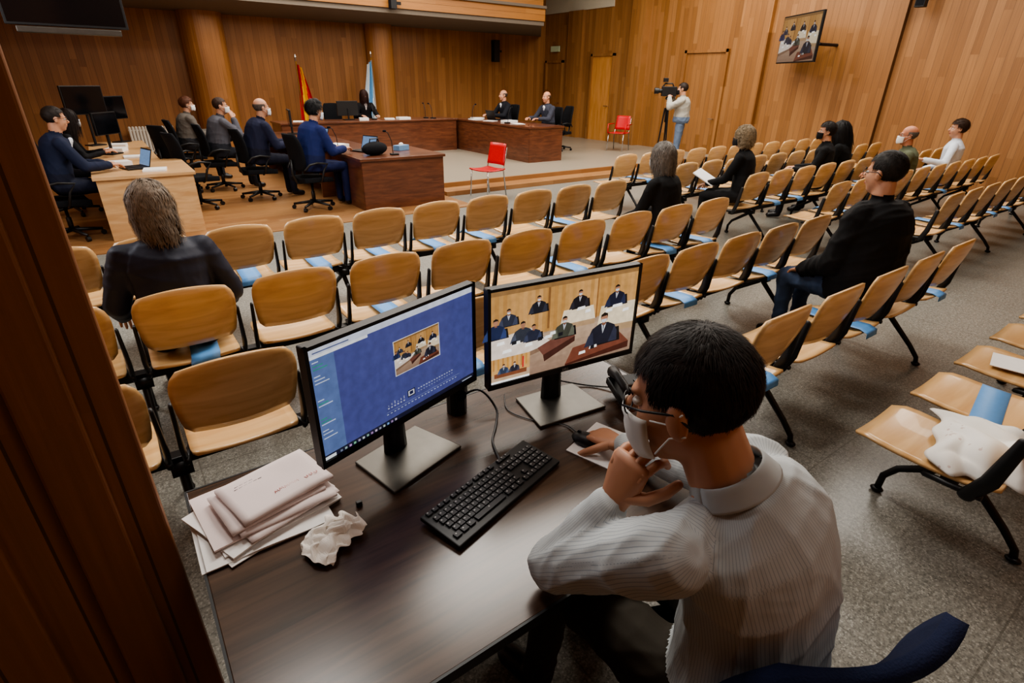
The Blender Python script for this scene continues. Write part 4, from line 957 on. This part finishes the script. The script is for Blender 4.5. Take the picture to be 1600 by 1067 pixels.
def red_chair(loc,yaw,arms):
    t=thing('visitor_chair','red plastic chair with chrome legs'+(' and armrests' if arms else ''),'chair',loc,math.radians(yaw),'red visitor chairs')
    MB().grid(lambda u,v:((u-.5)*.44,(v-.5)*.42,.45-.02*math.sin(v*3.1)+.015*(2*u-1)**2),7,7,.02).obj('seat',MAT['red'],t,smooth=True)
    MB().grid(lambda u,v:((u-.5)*.42*(1-.1*v),-.22-.06*v+.03*(2*u-1)**2,.52+.34*v),7,7,.02).obj('backrest',MAT['red'],t,smooth=True)
    for sx in(-1,1):
        MB().tube([(sx*.22,.19,.01),(sx*.21,.17,.44),(sx*.21,-.18,.44),(sx*.22,-.24,.01)],.012,8).obj('leg',MAT['chrome'],t,smooth=True)
        MB().tube([(sx*.2,-.18,.44),(sx*.2,-.27,.8)],.011,8).obj('back_post',MAT['chrome'],t)
        if arms:
            MB().tube([(sx*.24,.17,.44),(sx*.25,.15,.66),(sx*.25,-.22,.66)],.014,8).obj('armrest',MAT['red'],t,smooth=True)
red_chair((5.2,7.95,0),98,False); red_chair((11.2,10.75,.15),110,True)
FM=[plain('flag_red',srgb(190,26,30),.7),plain('flag_yellow',srgb(236,184,32),.7),plain('flag_white',srgb(210,222,232),.7),plain('flag_sky',srgb(110,170,215),.7),plain('brass',srgb(170,130,60),.3,.8)]
def flag(loc,stripes,lab,dirx):
    t=thing('flag',lab,'flag',loc)
    MB().tube([(0,0,0),(0,0,2.15)],.014,8).obj('pole',FM[4],t); MB().tube([(0,0,0),(0,0,.04)],[.16,.12],16).obj('flag_base',MAT['blackp'],t); MB().tube([(0,0,2.15),(0,0,2.24),(0,0,2.3)],[.02,.03,.004],8).obj('finial',MAT['chrome'],t)
    mb=MB(); nu,nv=28,24; P=[]
    for j in range(nv):
        v=j/(nv-1)
        for i in range(nu):
            u=i/(nu-1); spread=.12+.40*v
            P.append((dirx*(-.06*v+u*spread)+.01*math.sin(v*6),.06*math.sin(u*15+v*2)*(1-.3*v)-.03,2.1-1.6*v-.12*u*(1-v)))
    fs=[];ms=[]
    for j in range(nv-1):
        for i in range(nu-1):
            fs.append((j*nu+i,j*nu+i+1,(j+1)*nu+i+1,(j+1)*nu+i)); ms.append(stripes(i/(nu-1),j/(nv-1)))
    mb.v=P;mb.f=fs;mb.m=ms
    mb.obj('flag_cloth',FM[:4],t,smooth=True)
flag((4.35,15.2,.012),lambda u,v:1 if .28<u+.2*math.sin(v*2)-.05<.68 else 0,'draped red and yellow flag on a brass pole',1)
flag((6.3,15.2,.15),lambda u,v:3 if .35<u-.2*v+.2<.65 else 2,'draped white flag with a pale blue band on a pole',-1)
def tv(loc,ang,W_,H_,lab,content):
    t=thing('wall_television',lab,'television',loc,ang)
    MB().box((0,.03,0),(W_,.05,H_)).obj('housing',MAT['blackp'],t,bevel=.006)
    if content:
        S=Scr(W_-.05,H_-.05,.002); content(S); S.mb.obj('screen',S.mats,t)
    else: MB().box((0,.003,0),(W_-.05,.004,H_-.05)).obj('screen',MAT['glass'],t)
    return t
d=V((-.90,-1.43,0)).normalized()
def tvc(S): court_view(S,0,0,1,1,.6)
t=tv((12.0,6.80,2.66),math.atan2(d.y,d.x),1.45,.88,'large television on a wall bracket showing the court video',tvc)
b=MB(); b.tube([(0,.06,-.1),(.15,.4,-.1)],.03,8); b.tube([(.15,.4,-.1),(-.1,.95,-.1)],.03,8); b.box((0,.08,-.1),(.5,.04,.4)); b.obj('wall_bracket',MAT['black'],t)
t=tv((.02,8.1,2.58),0,1.06,.64,'dark television hanging from the ceiling above the clerks',None)
MB().tube([(0,.08,.0),(0,.08,3.0)],.03,8).obj('ceiling_pole',MAT['black'],t)
MB().box((0,0,-.36),(.9,.1,.06)).obj('sound_bar',MAT['alu'],t,bevel=.01)
def bagg(u,v):
    a,b=u*2-1,v*2-1; e_=max(0,(1-abs(a)**4)*(1-abs(b)**4))
    cr_=abs(math.sin(6*u+4*v+1.5*math.sin(5*v)))*.55+abs(math.sin(8*v-5*u+2*math.sin(4*u)))*.45
    z_=.012+.13*e_*(.4+.6*cr_)*(.8-.2*a)
    return (a*.26*(1-.10*b*b+.08*math.sin(9*b))+.02*math.sin(5*v+3*u),b*.19*(1-.10*a*a+.10*math.sin(7*a))+.02*math.sin(7*u),z_)
def tote():
    m,nt,b=newmat('patterned_tote'); tc=N(nt,'ShaderNodeTexCoord'); v=N(nt,'ShaderNodeTexVoronoi'); v.inputs['Scale'].default_value=40; L(nt,tc.outputs['Object'],v.inputs[0])
    no=N(nt,'ShaderNodeTexNoise'); no.inputs['Scale'].default_value=11; L(nt,tc.outputs['Object'],no.inputs[0])
    f_=math_(nt,'MULTIPLY',math_(nt,'MULTIPLY',math_(nt,'LESS_THAN',v.outputs['Distance'],.28),math_(nt,'GREATER_THAN',no.outputs['Fac'],.58)),.4); L(nt,mix(nt,f_,srgb(222,219,213),srgb(150,84,74)),b.inputs['Base Color']); b.inputs['Roughness'].default_value=.9
    return m
o=MB().grid(bagg,52,44,.003).obj('tote_bag',tote(),smooth=True,loc=(2.68,.31,.445),rz=.35); top(o,'soft crumpled white cloth bag lying on a seat','bag')
MB().tube([(-.1,.08,.05),(-.16,.12,.04),(-.19,.04,.02),(-.12,.0,.05)],.006,6).obj('bag_handle',o.data.materials[0],o,smooth=True)
top(MB().box((3.79,.46,.452),(.21,.28,.004),R=Matrix.Rotation(.2,3,'Z')).obj('paper_sheet',MAT['paper']),'printed white sheet lying on a beech seat','paper')
top(MB().box((2.44,1.4,.456),(.22,.3,.008),R=Matrix.Rotation(.4,3,'Z')).obj('paper_sheet',MAT['paper']),'white papers lying on a beech seat','paper')
top(MB().ell((2.5,1.38,.49),(.07,.05,.03)).obj('pouch',MAT['fabric'],smooth=True),'small black pouch on top of papers','pouch')
# ------------------------------------------------------------------ lights
def area(loc,size,e,col=(1,.95,.87),rot=(0,0,0)):
    l=bpy.data.lights.new('ceiling_and_fill_light','AREA'); l.shape='RECTANGLE'; l.size,l.size_y=size; l.energy=e; l.color=col
    o=bpy.data.objects.new('ceiling_and_fill_light',l); COL.objects.link(o); o.location=loc; o.rotation_euler=rot
area((4,10.5,5.3),(5,3.2),320); area((9.5,8,5.3),(4,4),340); area((9,3.2,5.3),(4,3),185); area((3.2,4.5,5.3),(2.6,1.8),205)
area((5.5,14.3,3.05),(7,.8),58,(1,.9,.76))
area((.3,3.0,4.8),(.8,1.2),46,(1,.97,.92))
area((1.6,-1.0,4.4),(1.2,.8),17,(1,.95,.9))  # weak fill behind the camera, added to brighten the column and seated man
area((-2.0,5.5,3.2),(3,1.8),90,(.92,.95,1),(0,math.radians(-90),0))  # window-like side fill, added on the left to cast soft light rightwards
w=bpy.data.worlds.new('world'); SC.world=w; w.use_nodes=True; w.node_tree.nodes['Background'].inputs[0].default_value=(.5,.5,.55,1); w.node_tree.nodes['Background'].inputs[1].default_value=.3
SC.view_settings.view_transform='AgX'; SC.view_settings.look='AgX - Medium High Contrast'; SC.view_settings.exposure=.45
